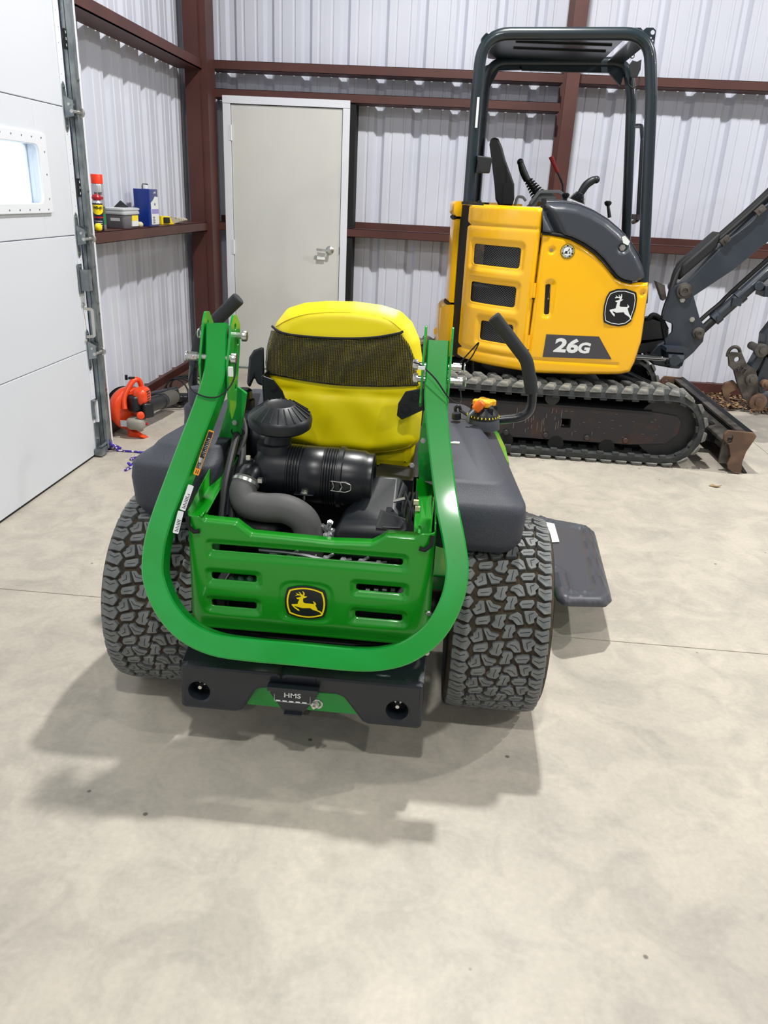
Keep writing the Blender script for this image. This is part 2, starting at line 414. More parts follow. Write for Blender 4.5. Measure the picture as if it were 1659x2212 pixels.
# columns: wide-flange
def column(name, x0, x1, y0, y1, label):
    mb = MB(); t = .012; xm = (x0 + x1) / 2
    mb.box((x0, y0, 0), (x1, y0 + t, ZC)); mb.box((x0, y1 - t, 0), (x1, y1, ZC)); mb.box((xm - .006, y0 + t, 0), (xm + .006, y1 - t, ZC))
    mb.box((x0 - .03, y0 - .03, 0), (x1 + .03, y1, .015))
    return tag(mb.build(name, m_primer, None, smooth=False), label, None, None, 'structure')
cm = MB(); cm.box((-2.16, 6.62, 0), (-2.045, 6.85, ZC)); cm.box((-2.045, 6.64, 0), (-1.99, 6.85, ZC)); cm.box((-2.2, 6.6, 0), (-1.96, 6.86, .015))
tag(cm.build('steel_column', m_primer, None, smooth=False), 'brown steel corner column beside the walk door', None, None, 'structure')
column('steel_column', .735, .832, 6.62, 7.04, 'brown steel column behind the excavator canopy')

# overhead door (door_1)
d1 = root('door_1', (-2.03, 2.44, 0), 'white sectional overhead garage door with small window', None, None, 'structure')
dy0, dy1 = .55, 4.262; px_ = .61
WIN = (3.28, 3.905, 1.39, 1.65)
for k in range(5):
    z0, z1 = k * px_ + .012, (k + 1) * px_ + .008
    mb = MB()
    if k == 2:
        a, b, c, d = WIN
        mb.box((-2.06, dy0, z0), (-2.01, a, z1)); mb.box((-2.06, b, z0), (-2.01, dy1, z1)); mb.box((-2.06, a, z0), (-2.01, b, c)); mb.box((-2.06, a, d), (-2.01, b, z1))
    else: mb.box((-2.06, dy0, z0), (-2.01, dy1, z1))
    mb.build('door_panel', m_door, d1, smooth=False, bevel=.0025)
MB().box((-2.056, dy0, 0), (-2.014, dy1, .012)).build('bottom_seal', m_rubber, d1, smooth=False)
for yy in (dy1 - .055, dy0):   # end stiles
    mb = MB()
    mb.box((-2.0098, yy, .012), (-2.006, yy + .055, 3.05))
    for k in range(44): mb.box((-2.006, yy + .02 + .014 * (k % 2), .08 + k * .068), (-2.0055, yy + .023 + .014 * (k % 2), .084 + k * .068), 1)
    mb.build('end_stile', [m_white, m_rubber], d1, smooth=False)
# window
fr = root('window_1', (-2.01, 3.6, 1.5), 'white framed window lite set in the overhead door', None, None, 'structure')
mb = MB(); a, b, c, d = WIN
mb.plate(roundpoly(rect(a - .045, c - .045, b + .075, d + .05), .015), (-2.004, 0, 0), (0, 1, 0), (0, 0, 1), .014, [roundpoly(rect(a + .012, c + .0, b - .006, d - .0), .04)], .003)
for q in range(8):
    for zz in (c - .028, d + .03): mb.cyl((-1.9975, a + .02 + q * .09, zz), (-1.9955, a + .02 + q * .09, zz), .004, n=8, mi=1)
for zz in (c + .02, c + .13, c + .23): mb.cyl((-1.9975, b + .045, zz), (-1.9955, b + .045, zz), .004, n=8, mi=1)
mb.build('window_frame', [m_white, m_galv], fr)
mb = MB(); mb.box((-2.038, a, c), (-2.034, b, d)); mb.build('pane', m_glass, fr, smooth=False)
mb = MB(); mb.plate(roundpoly(rect(a - .03, c - .03, b + .03, d + .03), .015), (-2.066, 0, 0), (0, 1, 0), (0, 0, 1), .012, [roundpoly(rect(a + .012, c, b - .006, d), .04)], .002); mb.build('outer_frame', m_white, fr)
# track, brackets, jamb
mb = MB()
ty = 4.275
mb.box((-2.0, ty, .03), (-1.962, ty + .003, 3.3)); mb.box((-1.985, ty + .0, .03), (-1.982, ty + .075, 3.3)); mb.box((-1.965, ty, .03), (-1.962, ty + .03, 3.3))
mb.tube([(-1.964, ty + .004, .03), (-1.964, ty + .004, 3.3)], .005, 8)
mb.box((-2.035, ty + .07, 0), (-2.0, ty + .135, 3.3)); mb.box((-2.0, ty + .085, 0), (-1.994, ty + .12, 3.3))
for zz in (2.36, 1.98, 1.06, .86, .8, .36, .33, 1.45, 2.8):
    mb.bolt((-1.994, ty + .103, zz), (1, 0, 0), .008, .007)
mb.build('door_track', m_galv, d1, bevel=0, smooth=False)
MB().box((-2.23, 4.41, 0), (-2.004, 4.44, 3.3)).build('door_jamb', m_white, d1, smooth=False)
MB().box((-2.2, ty - .01, 0), (-2.07, 4.41, 3.3)).build('jamb_backing', m_sheet, d1, smooth=False)
MB().box((-2.2, .42, 0), (-2.07, .56, 3.3)).build('jamb_backing', m_sheet, d1, smooth=False)
MB().box((-2.2, .42, 3.04), (-2.07, 4.46, 3.3)).build('door_header', m_sheet, d1, smooth=False)
for k in range(1, 5):
    zz = k * px_ + .01; mb = MB()
    h0 = dy1 - .055
    for sg in (1, -1):
        mb.prism([(-2.005, h0, zz), (-2.005, h0 + .05, zz), (-2.005, h0 + .034, zz + sg * .1), (-2.005, h0 + .02, zz + sg * .115), (-2.005, h0 + .006, zz + sg * .1)][::sg], (.004, 0, 0))
        mb.bolt((-2.001, h0 + .02, zz + sg * .09), (1, 0, 0), .006, .006)
    mb.prism([(-2.0, h0 + .005, zz - .05), (-1.955, h0 + .005, zz - .04), (-1.955, h0 + .005, zz + .03), (-2.0, h0 + .005, zz + .05)], (0, .004, 0))
    mb.prism([(-2.0, h0 + .045, zz - .05), (-1.955, h0 + .045, zz - .04), (-1.955, h0 + .045, zz + .03), (-2.0, h0 + .045, zz + .05)], (0, .004, 0))
    hg = mb.build('hinge', m_galv, d1, smooth=False)
    mb = MB(); mb.cyl((-1.963, h0, zz - .018), (-1.963, ty + .035, zz - .018), .009); mb.cyl((-1.975, h0, zz + .012), (-1.975, h0 + .06, zz + .012), .007)
    mb.lathe([(.008, 0), (.024, .002), (.024, .008), (.018, .012), (.024, .016), (.024, .022), (.008, .024)], (-1.963, ty + .012, zz - .018), (0, 1, 0), 16)
    mb.build('roller', m_zinc, d1)
# slide latch, handle, lower bracket, perforated angle pieces
mb = MB(); mb.box((-2.006, 4.19, .93), (-2.0, 4.235, 1.085)); mb.box((-2.0, 4.2, .945), (-1.955, 4.245, 1.055)); mb.box((-1.98, 4.245, 1.0), (-1.965, 4.3, 1.03)); mb.bolt((-2.0, 4.212, .938), (1, 0, 0), .006, .006); mb.bolt((-2.0, 4.212, 1.07), (1, 0, 0), .006, .006)
mb.build('slide_latch', m_galv, d1, smooth=False, bevel=.002)
mb = MB(); mb.sweep(fillet([(-2.004, 4.215, .85), (-1.96, 4.225, .845), (-1.96, 4.225, .7), (-2.004, 4.215, .695)], .012), [(-.008, -.003), (.008, -.003), (.008, .003), (-.008, .003)], (0, 1, 0)); mb.bolt((-2.004, 4.213, .87), (1, 0, 0), .009, .006); mb.bolt((-2.004, 4.213, .675), (1, 0, 0), .009, .006)
mb.build('lift_handle', m_zinc, d1)
mb = MB(); mb.box((-2.006, 4.2, .33), (-1.985, 4.255, .335)); mb.box((-2.006, 4.2, .22), (-2.002, 4.23, .335)); mb.box((-2.002, 4.232, .2), (-1.99, 4.25, .335), 1); mb.bolt((-2.0, 4.215, .235), (1, 0, 0), .006, .006)
mb.build('step_plate', [m_galv, m_white], d1, smooth=False)
mb = MB(); mb.box((-2.006, 4.205, .0), (-2.002, 4.26, .2)); mb.bolt((-2.002, 4.235, .1), (1, 0, 0), .008, .006); mb.cyl((-1.975, 4.2, .06), (-1.975, 4.32, .06), .008); mb.lathe([(.01, 0), (.026, .002), (.026, .02), (.01, .022)], (-1.975, 4.29, .06), (0, 1, 0), 16); mb.box((-2.005, 4.18, .01), (-1.96, 4.26, .05))
mb.build('bottom_bracket', m_galv, d1, smooth=False)
for zz in (2.1, 1.42):
    mb = MB(); mb.box((-2.0, ty - .008, zz), (-1.985, ty - .006, zz + .09))
    for q in range(3): mb.box((-1.9845, ty - .009, zz + .012 + q * .028), (-1.984, ty - .004, zz + .024 + q * .028), 1)
    mb.build('perforated_bracket', [m_rubber, m_white], d1, smooth=False)

# walk door (door_2)
d2 = root('door_2', (-1.42, 6.87, 0), 'off-white steel walk door with white frame', None, None, 'structure')
fx0, fx1 = -1.935, -.903; ft = 2.185
mb = MB(); mb.box((fx0, 6.845, 0), (-1.873, 6.99, 2.128)); mb.build('door_frame', m_white, d2, smooth=False, bevel=.002)
mb = MB(); mb.box((-.96, 6.845, 0), (fx1, 6.99, 2.128)); mb.build('door_frame', m_white, d2, smooth=False, bevel=.002)
mb = MB(); mb.box((fx0, 6.842, 2.13), (fx1, 6.99, ft)); mb.bolt((fx0 + .03, 6.842, ft - .012), (0, -1, 0), .004, .002); mb.bolt((fx1 - .04, 6.842, ft - .012), (0, -1, 0), .004, .002); mb.build('door_head', m_white, d2, smooth=False, bevel=.002)
MB().box((-1.869, 6.857, .012), (-.966, 6.9, 2.124)).build('door_leaf', m_leaf, d2, smooth=False, bevel=.002)
MB().box((-1.875, 6.9, 0), (-.958, 6.93, 2.13)).build('door_stop', m_black, d2, smooth=False)
MB().box((fx1, 6.86, 0), (fx1 + .045, 7.045, 2.17)).build('jamb_gap', m_black, d2, smooth=False)
MB().box((-1.88, 6.84, 0), (-.955, 6.95, .012)).build('threshold', m_galv, d2, smooth=False)
for zz in (1.86, .98, .28):
    mb = MB(); mb.cyl((-1.872, 6.848, zz), (-1.872, 6.848, zz + .115), .009); mb.box((-1.89, 6.842, zz), (-1.87, 6.846, zz + .115)); mb.build('door_hinge', m_white, d2)
kx, kz = -1.045, 1.053
mb = MB(); mb.lathe([(.034, 0), (.034, .004), (.028, .01), (.012, .014), (.012, .05), (.016, .052), (.016, .062)], (kx, 6.857, kz), (0, -1, 0), 24)
mb.sweep(fillet([(kx, 6.8, kz), (kx - .055, 6.8, kz + .002), (kx - .105, 6.806, kz + .004)], .01), [(-.007, -.009), (.007, -.009), (.007, .009), (-.007, .009)], (0, 0, 1))
mb.build('door_handle', m_zinc, d2)
mb = MB(); mb.box((-.9675, 6.853, kz - .03), (-.965, 6.858, kz + .03)); mb.build('strike_plate', m_rubber, d2, smooth=False)
m_card = mat('card_white', (226, 228, 226), .6)
mb = MB(); mb.plate(roundpoly(rect(-.034, -.06, .034, .0), .003), (kx - .07, 6.835, kz - .018), (1, 0, 0), (0, .12, 1), .001); mb.tube([(kx - .07, 6.835, kz - .02), (kx - .085, 6.8, kz + .01)], .001, 6)
tag(mb.build('key_card', m_card, None, smooth=False), 'small white card hanging from the lever of the walk door', 'card')

# ceiling lights (out of frame, they light the shop)
m_lamp = mat('lamp_glow', (255, 255, 255), .5, emit=((255, 252, 246), 6.0)); m_lampb = mat('lamp_body', (40, 42, 46), .5)
for i, (lx, ly, pw) in enumerate(LIGHTS):
    t = root('high_bay_light', (lx, ly, LIGHT_Z), 'round high bay lamp ' + ('above the track gap beside the mower', 'above the excavator arm', 'over the open floor before the mower', 'over the right part of the open floor', 'over the far end of the shop by the doors', 'over the far right end of the shop', 'beyond the excavator to the right')[i], 'lamp', 'high bay lamps')
    mb = MB(); mb.lathe([(.02, .3), (.02, .14), (.1, .12), (.17, .03), (.18, .012), (.02, .012)], (lx, ly, LIGHT_Z), (0, 0, 1), 24); mb.build('lamp_housing', m_lampb, t)
    mb = MB(); mb.lathe([(.155, .006), (.155, .012)], (lx, ly, LIGHT_Z), (0, 0, 1), 24); mb.build('lens', m_lamp, t)
    ld = bpy.data.lights.new('high_bay', 'AREA'); ld.shape = 'DISK'; ld.size = .2; ld.energy = pw; ld.color = (1.0, .985, .955)
    lo = bpy.data.objects.new('light_source', ld); COL.objects.link(lo); lo.parent = t; lo.location = (0, 0, -.005)

# ================================================================ MOWER
m_green = mat('green_paint', (0, 152, 44), 0.3, coat=.6, bump=(300, .04, .0006), noise=(7, (2, 160, 58), .42, .62))
m_greenhood = mat('green_guard_paint', (0, 140, 14), 0.36, coat=.4, bump=(260, .05, .0006))
m_seat = mat('yellow_vinyl', (252, 232, 0), 0.45, bump=(420, .15, .0008))
m_seam = mat('yellow_seam', (196, 172, 4), 0.6)
m_plast = mat('black_plastic', (22, 26, 31), 0.42, bump=(350, .15, .0006))
m_canister = mat('canister_black', (18, 21, 26), 0.34, bump=(60, .05, .001))
m_tank = mat('charcoal_tank', (50, 53, 63), 0.55, noise=(380, (62, 66, 76), .4, .6), bump=(380, .5, .0012))
m_cast = mat('black_cast', (22, 28, 36), 0.4, coat=.2, bump=(90, .35, .002))
m_iron = mat('engine_dark', (20, 22, 25), 0.5)
m_steelb = mat('black_steel_tube', (24, 28, 34), 0.28, coat=.3)
m_grip = mat('foam_grip', (44, 47, 50), 0.85, bump=(500, .3, .0006))
m_hose = mat('grey_rubber_hose', (84, 84, 84), 0.62, bump=(160, .12, .001))
m_blackhose = mat('black_hose', (26, 27, 30), 0.6)
m_alu = mat('cast_aluminium', (176, 178, 180), 0.35, .8)
m_orange = mat('orange_knob', (236, 112, 14), .4)
m_capy = mat('yellow_cap', (250, 178, 20), .4)
m_dyel = mat('decal_yellow', (255, 226, 0), .4)
m_dblack = mat('decal_black', (18, 22, 26), .35)
m_dwhite = mat('decal_white', (228, 232, 232), .4)
m_dorange = mat('decal_orange', (240, 150, 20), .4)
m_tread = mat('tread_rubber', (98, 102, 102), .55, noise=(30, (120, 123, 121), .35, .65), bump=(120, .25, .001))
m_carc = mat('carcass_rubber', (58, 49, 38), .85, noise=(22, (74, 62, 45), .42, .62), bump=(150, .3, .001))
m_side = mat('sidewall_rubber', (30, 31, 33), .6)
m_chute = mat('chute_plastic', (70, 72, 79), .42, bump=(200, .2, .0008))

MOW = root('zero_turn_mower', (-.295, 2.18, 0), 'green and yellow zero-turn lawn mower seen from behind on the concrete', 'mower')

# ---- tires with individual tread blocks
TILE = [
 [(790,560),(860,578),(930,555),(938,680),(872,694),(790,625)], [(800,715),(862,742),(936,715),(940,835),(872,856),(800,790)],
 [(-30,700),(0,690),(60,722),(110,705),(152,765),(110,850),(60,835),(-30,810)], [(-30,860),(0,852),(60,885),(110,868),(148,925),(104,1000),(50,985),(-30,975)],
 [(205,605),(252,600),(268,680),(275,722),(182,756),(138,702),(178,682),(166,655),(190,640)],
 [(270,595),(322,590),(352,628),(428,642),(430,662),(398,680),(408,702),(322,716)],
 [(490,535),(580,525),(592,588),(560,622),(575,666),(458,682),(482,612),(500,590),(478,570)],
 [(640,565),(752,550),(764,586),(732,640),(642,646),(612,602)],
 [(195,790),(322,756),(330,812),(302,850),(192,866),(182,830)],
 [(375,750),(490,726),(482,780),(462,802),(480,842),(446,890),(376,880),(346,850),(382,800)],
 [(530,730),(600,696),(640,722),(668,822),(602,832),(556,782),(510,776)],
 [(665,680),(772,670),(810,712),(768,752),(776,790),(720,816),(692,782)]]
SIPE = [[(810,600),(862,625),(920,605)], [(815,755),(865,782),(925,762)], [(0,735),(60,765),(110,745)][:3], [(0,900),(58,925),(108,905)],
 [(222,640),(230,690),(190,715)], [(300,615),(330,660),(395,672)], [(545,545),(530,600),(525,660)], [(640,605),(740,590)],
 [(215,830),(300,812)], [(440,750),(425,800),(420,860)], [(550,745),(600,755),(640,800)], [(760,690),(715,710),(730,780)]]
TR, TWH = .305, .145
def tread_mesh(poly, sipe):
    mb = MB()
    def pt(xz, yz, r, grow=1.0, c=None):
        if c is not None: xz = c[0] + (xz - c[0]) * grow; yz = c[1] + (yz - c[1]) * grow
        x = (xz - 452) / 1060 * .29; th = -(yz - 700) / 310 * (2 * math.pi / 24); drop = 1.1 * max(abs(x) - .1, 0) ** 1.5
        rr = r - drop
        return (x, -math.cos(th) * rr, math.sin(th) * rr)
    c = np.mean(np.array(poly, float), 0); n = len(poly)
    P = roundpoly(poly, 9, 1); n = len(P)
    top = [pt(p[0], p[1], TR - .0008, .98, c) for p in P]; sh = [pt(p[0], p[1], TR - .0022, 1.04, c) for p in P]; bot = [pt(p[0], p[1], TR - .0135, 1.1, c) for p in P]
    mb.add(top + sh + bot, [tuple(range(n))[::-1]] + [(i, (i + 1) % n, n + (i + 1) % n, n + i) for i in range(n)] + [(n + i, n + (i + 1) % n, 2 * n + (i + 1) % n, 2 * n + i) for i in range(n)])
    # thin dark strip painted in for the shaded cut across the block
    w = 3.2
    for a, b in zip(sipe[:-1], sipe[1:]):
        a = np.array(a, float); b = np.array(b, float); d = nrm(b - a); q = V3(-d[1], d[0])[:2] if False else np.array([-d[1], d[0]]) * w
        mb.add([pt(*(a + q), TR - .0003), pt(*(b + q), TR - .0003), pt(*(b - q), TR - .0003), pt(*(a - q), TR - .0003)], [(0, 1, 2, 3), (3, 2, 1, 0)][:1], 1)
    return mb
def build_tire(cx, first=None):
    c = V3(cx, 2.18, TR)
    prof = [(.12, -.09), (.15, -.118), (.2, -.138), (.25, -.145), (.275, -.143), (.2865, -.134), (.2905, -.11), (.292, -.06), (.2925, 0), (.292, .06), (.2905, .11), (.2865, .134), (.275, .143), (.25, .145), (.2, .138), (.15, .118), (.12, .09)]
    mb = MB(); mb.lathe(prof, c, (1, 0, 0), 72, 0, caps=False)
    o = mb.build('tire', [m_carc], MOW, org=c, angle=60)
    mb = MB()
    for s in (-1, 1): mb.lathe([(.12, s * .09), (.152, s * .121), (.2, s * .1395), (.25, s * .1462), (.272, s * .1445)], c, (1, 0, 0), 60, 0, caps=False)
    mb.build('sidewall', m_side, o, org=c, angle=60)
    mb = MB(); mb.lathe([(.03, -.05), (.1, -.055), (.13, -.095), (.135, -.098), (.135, .098), (.13, .095), (.1, .055), (.03, .05)], c, (1, 0, 0), 36); mb.build('wheel_rim', m_green if False else mat('rim_yellow', (235, 200, 20), .4), o, org=c)
    return o, c
tires = []
for cx in (-.80, .212): tires.append(build_tire(cx))
protos = []
for P, Sp in zip(TILE, SIPE): protos.append(tread_mesh(P, Sp))
for ti, (o, c) in enumerate(tires):
    for bi, pm in enumerate(protos):
        if ti == 0:
            k = MB(); k.v = [np.array(p) + c for p in pm.v]; k.f = pm.f; k.m = pm.m
            q = k.build('tread_block', [m_tread, m_rubber], o, smooth=False, org=c); protos[bi].obj = q
            base = q; rng = range(1, 24)
        else:
            base = cp(protos[bi].obj, o, (0, 0, 0)); ORG[base] = c; rng = range(1, 24)
        base.rotation_euler = (.03, 0, 0)
        for kk in rng:
            d = cp(base, o, (0, 0, 0)); d.rotation_euler = (.03 + 2 * math.pi * kk / 24, 0, 0)

# ---- roll bar (one formed square tube loop)
def rp(x, y): return ap(x, y, 1.72 - .37 * .5, .5)
RB = [(473, 705), (471, 790), (456, 856), (402, 998), (350, 1140), (337, 1215), (342, 1262), (366, 1316), (407, 1361), (466, 1390), (540, 1402), (638, 1411), (767, 1423), (835, 1420), (889, 1402), (941, 1360), (975, 1297), (987, 1234), (980, 1170), (962, 1072), (941, 880), (943, 815), (947, 742)]
pts = [rp(*p) for p in RB]
path = smooth(pts, 4)
nrm_r = nrm(V3(0, -1, .5))
hw = .0295
prof = roundpoly([(-hw, -hw), (hw, -hw), (hw, hw), (-hw, hw)], .004, 1)
mb = MB(); mb.sweep(path, prof, nrm_r); mb.build('roll_bar', m_green, MOW, angle=28)
# fold brackets
def bracket(x, top, mirror, tall):
    mb = MB()
    # plate in the YZ plane
    out = [(2.035, .93 if tall else .99), (2.05, .9 if tall else .975), (2.10, .93 if tall else 1.0), (2.155, 1.08), (2.165, 1.15), (2.13, top), (2.098, top + .004), (2.075, top - .02), (2.03, 1.06)]
    holes = [circ(2.112, top - .03, .009, 12), circ(2.135, top - .075, .009, 12)]
    if tall: holes.append(circ(2.1, .985, .008, 12))
    mb.plate(roundpoly(out, .012), (x, 0, 0), (0, 1, 0), (0, 0, 1), .006, holes, .001)
    mb.build('fold_bracket', m_green, MOW)
lt = pts[0]; rt = pts[-1]
for x, t, tall in ((lt[0] - .034, 1.185, False), (lt[0] + .042, 1.18, True), (rt[0] - .036, 1.182, False), (rt[0] + .036, 1.182, True)): bracket(x, t, 0, tall)
def pin(x0, x1, y, z, flip=1):
    mb = MB(); mb.cyl((x0, y, z), (x1, y, z), .0085); mb.lathe([(.015, 0), (.015, .01), (.013, .013)], (x0, y, z), (-flip, 0, 0), 16)
    mb.cyl((x1, y, z), (x1 + flip * .022, y, z), .012); mb.cyl((x1 + flip * .012, y - .016, z), (x1 + flip * .012, y + .016, z), .005)
    mb.tube([(x1 + flip * .03, y + .012 * math.cos(a), z + .012 * math.sin(a)) for a in np.linspace(0, 6.28, 14)], .002, 5)
    mb.build('lock_pin', m_zinc, MOW)
pin(lt[0] + .05, lt[0] - .044, 2.05, 1.075, -1); pin(lt[0] + .062, lt[0] - .03, 2.12, 1.125, -1)
pin(rt[0] - .05, rt[0] + .044, 2.06, 1.088, 1); pin(rt[0] - .048, rt[0] + .05, 2.065, 1.05, 1)
mb = MB()
y0 = 2.02
mb = MB(); mb.tube(smooth([(lt[0] - .05, 2.05, 1.06), (lt[0] - .055, 2.0, 1.01), (lt[0] - .02, 1.985, .985), (lt[0] + .03, 1.985, .985), (lt[0] + .06, 2.02, 1.02), (lt[0] + .062, 2.05, 1.07)], 5), .0022, 6); mb.build('lanyard', m_rubber, MOW)
mb = MB(); mb.tube(smooth([(rt[0] - .06, 2.03, 1.1), (rt[0] - .04, 2.0, 1.1), (rt[0] + .0, 1.985, 1.07), (rt[0] + .04, 1.99, 1.02), (rt[0] + .07, 2.03, 1.0), (rt[0] + .068, 2.05, 1.03)], 5), .0022, 6); mb.build('lanyard', m_rubber, MOW)
mb = MB(); mb.tube(smooth([(rt[0] + .06, 2.06, 1.1), (rt[0] + .09, 2.05, 1.14), (rt[0] + .105, 2.04, 1.16), (rt[0] + .09, 2.05, 1.12), (rt[0] + .075, 2.06, 1.1)], 5), .002, 6); mb.build('lanyard', m_rubber, MOW)
mb = MB(); mb.box((rt[0] - .046, 1.982, 1.092), (rt[0] - .028, 1.988, 1.1)); mb.box((lt[0] + .05, 2.01, 1.035), (lt[0] + .062, 2.018, 1.06)); mb.build('lanyard_tag', m_dwhite, MOW, smooth=False)
# warning decals on the left leg of the roll bar
def decal_frame(pa, pb):
    a = rp(*pa) + nrm_r * .0004; b = rp(*pb) + nrm_r * .0004; U = nrm(b - a); Vv = nrm(np.cross(nrm_r, U)); return a, U, Vv, np.linalg.norm(b - a)
def rp2(x, y): # surface of the rear-facing side of the tube
    return ap(x, y, 1.72 - .37 * .5 - hw * 1.118 - .0006, .5)
def decal(pa, pb, w, mats, design):
    a = rp2(*pa); b = rp2(*pb); U = nrm(b - a); Vv = nrm(np.cross(nrm_r, U)); L = np.linalg.norm(b - a)
    mb = MB(); mb.plate(roundpoly(rect(0, -w / 2, L, w / 2), .003), a, U, Vv, .0006)
    for (u0, v0, u1, v1, mi) in design(L, w): mb.plate(rect(u0, v0, u1, v1), a + nrm_r * .0005, U, Vv, .0005, mi=mi)
    mb.build('warning_decal', mats, MOW, smooth=False)
def d_orange(L, w):
    o = [(.018, -w / 2 + .0015, L - .004, w / 2 - .0015, 1), (.018, -w / 2 + .0015, .048, w / 2 - .0015, 2)]
    u = .054; random.seed(3)
    while u < L - .02:
        h = random.choice((.35, .6, .8)); o.append((u, -w * .36, u + .0022, -w * .36 + w * .72 * h, 2)); u += .0048
    o += [(.004, -.004, .014, -.002, 1), (.004, .001, .014, .003, 1), (.026, -.003, .036, -.001, 1), (.03, -.001, .034, .005, 1)]
    return o
def d_white(L, w):
    o = []; u = .006; random.seed(5)
    while u < L - .025:
        h = random.choice((.3, .55, .8)); o.append((u, -w * .38, u + .0018, -w * .38 + w * .76 * h, 1)); u += .0042
    return o
decal((423, 1026), (457, 930), .0155, [m_dorange, m_dblack, m_dwhite], d_orange)
decal((394, 1102), (413, 1048), .016, [m_dwhite, m_dblack], d_white)
decal((379, 1152), (391, 1104), .016, [m_dwhite, m_dblack], d_white)

# ---- rear guard
GY = 1.83
gout = [(-.652, .36), (-.652, .70), (-.612, .70), (-.598, .686), (-.515, .684), (-.495, .668), (-.475, .655), (-.255, .65), (-.155, .655), (-.135, .668), (-.118, .684), (-.04, .684), (-.028, .70), (.012, .70), (.012, .36)]
slots = [roundpoly(rect(-.583, .601, -.071, .62), .006), roundpoly(rect(-.587, .515, -.463, .535), .006), roundpoly(rect(-.192, .517, -.065, .536), .006),
         roundpoly(rect(-.59, .432, -.465, .452), .006), roundpoly(rect(-.192, .434, -.063, .453), .006)]
uv, fs, dd = sheet(gout, slots, .0052)
def rr_dist(u, v, u0, v0, u1, v1):
    du = np.maximum(np.maximum(u0 - u, u - u1), 0); dv = np.maximum(np.maximum(v0 - v, v - v1), 0); return np.hypot(du, dv)
u, v = uv[:, 0], uv[:, 1]; dep = np.zeros(len(u))
for (a, b, c, d, ins) in ((-.583, .601, -.071, .62, .022), (-.587, .515, -.463, .535, .02), (-.192, .517, -.065, .536, .02), (-.59, .432, -.465, .452, .02), (-.192, .434, -.063, .453, .02)):
    q = rr_dist(u, v, a, b, c, d); dep = np.maximum(dep, .011 * (1 - sstep(q, .002, ins)))
BC = V3(-.326, 0, .4705)
bd = np.hypot((u - BC[0]) / .066, (v - BC[2]) / .056); bq = ((np.abs(u - BC[0]) / .068) ** 4 + (np.abs(v - BC[2]) / .057) ** 4) ** .25
dep = np.maximum(dep, .004 * (1 - sstep(bq, 1.0, 1.14)))
# wrap the ends round to the sides, bow the middle a little, shelf at the top
edge = np.minimum(u + .652, .012 - u); rc = .035; xx = u.copy(); yy = np.full(len(u), GY) + dep
k = edge < rc
ang = (rc - edge[k]) / rc
sgn = np.where(u[k] < -.32, -1, 1)
yy[k] += rc * (1 - np.sqrt(np.clip(1 - ang ** 2, 0, 1))) * 1.0
zz = v.copy(); low = v < .40; yy += .012 * sstep(.41 - v, 0, .05)
yy += -.0 + .01 * ((u + .32) / .33) ** 2 * 0
mb = MB(); mb.add(np.stack([xx, yy, zz], 1), fs); g_ = mb.build('rear_guard', m_greenhood, MOW, solid=.003, angle=60)
mb = MB()   # turned-in top lip following the same contour
top = [p for p in roundpoly(gout[2:13], .01, 3)]
Lr = []
for t_ in (0, 1):
    pass
n = len(top); vs = [(p[0], GY + .002, p[1]) for p in top] + [(p[0], GY + .038, p[1] + .004) for p in top]
mb.add(vs, [(i, i + 1, n + i + 1, n + i) for i in range(n - 1)]); mb.build('guard_lip', m_greenhood, MOW, solid=.003)
for s, xo in ((-1, -.652), (1, .012)):
    mb = MB()
    mb.add([(xo, GY + .035, .36), (xo, 2.12, .42), (xo + s * -.01, 2.2, .80), (xo - s * .002, GY + .035, .70)], [(0, 1, 2, 3)])
    mb.build('guard_side', m_greenhood, MOW, solid=.003)
    # sloping top rail
    if s < 0: q = [at(410, 1122, 1.865), at(448, 1106, 1.865), at(515, 985, 2.22), at(480, 985, 2.22), ]
    else: q = [at(893, 1158, 1.865), at(932, 1166, 1.865), at(936, 1048, 2.2), at(900, 1032, 2.2)]
    mb = MB(); mb.prism(q, (0, 0, -.004)); mb.build('top_rail', m_greenhood, MOW, bevel=.0015, smooth=False)
# slot mouths at the corners
for x0, s in ((-.645, 1), (.004, -1)):
    mb = MB(); mb.tube([(x0 + s * .002, GY + .006, .695), (x0 + s * .004, GY - .004, .672), (x0 + s * .02, GY - .004, .657), (x0 + s * .034, GY - .003, .66)], .0062, 8); mb.build('corner_slot', m_black, MOW)

# badge with leaping deer
DEER = [(622,400),(640,428),(684,434),(664,470),(650,510),(650,538),(535,541),(530,552),(560,592),(600,632),(650,672),(686,688),(674,654),(638,630),(600,600),(578,575),(640,592),(700,612),(740,622),(890,622),(940,660),(1000,680),(1066,708),(1122,772),(1138,758),(1095,700),(1030,665),(1010,610),(985,560),(1003,545),(990,510),(940,468),(960,520),(955,540),(880,527),(790,519),(760,502),(749,465),(755,412),(790,405),(830,378),(790,372),(762,366),(783,330),(775,290),(738,260),(757,312),(745,345),(722,330),(700,295),(665,275),(690,312),(700,332),(660,322),(612,298),(642,328),(600,358),(650,347),(700,352),(720,372),(690,386),(650,398)]
def deer_pts(s):  # local, y up, about +-1
    return [((p[0] - 805) * s, -((p[1] - 510) - .088 * (p[0] - 805)) * s) for p in DEER][::-1]
def barrel(w, h, top=.86, n=8):
    c = [(-w * top, h * .78), (w * top, h * .78), (w * top, -h * .78), (-w * top, -h * .78)]
    ctl = [(0, h * 1.22), (w * 1.14, 0), (0, -h * 1.22), (-w * 1.14, 0)]; out = []
    for i in range(4):
        a = np.array(c[i]); b = np.array(c[(i + 1) % 4]); q = np.array(ctl[i])
        for k in range(n): t = k / n; out.append((1 - t) ** 2 * a + 2 * t * (1 - t) * q + t * t * b)
    return roundpoly(out, .0, 1)[::-1]
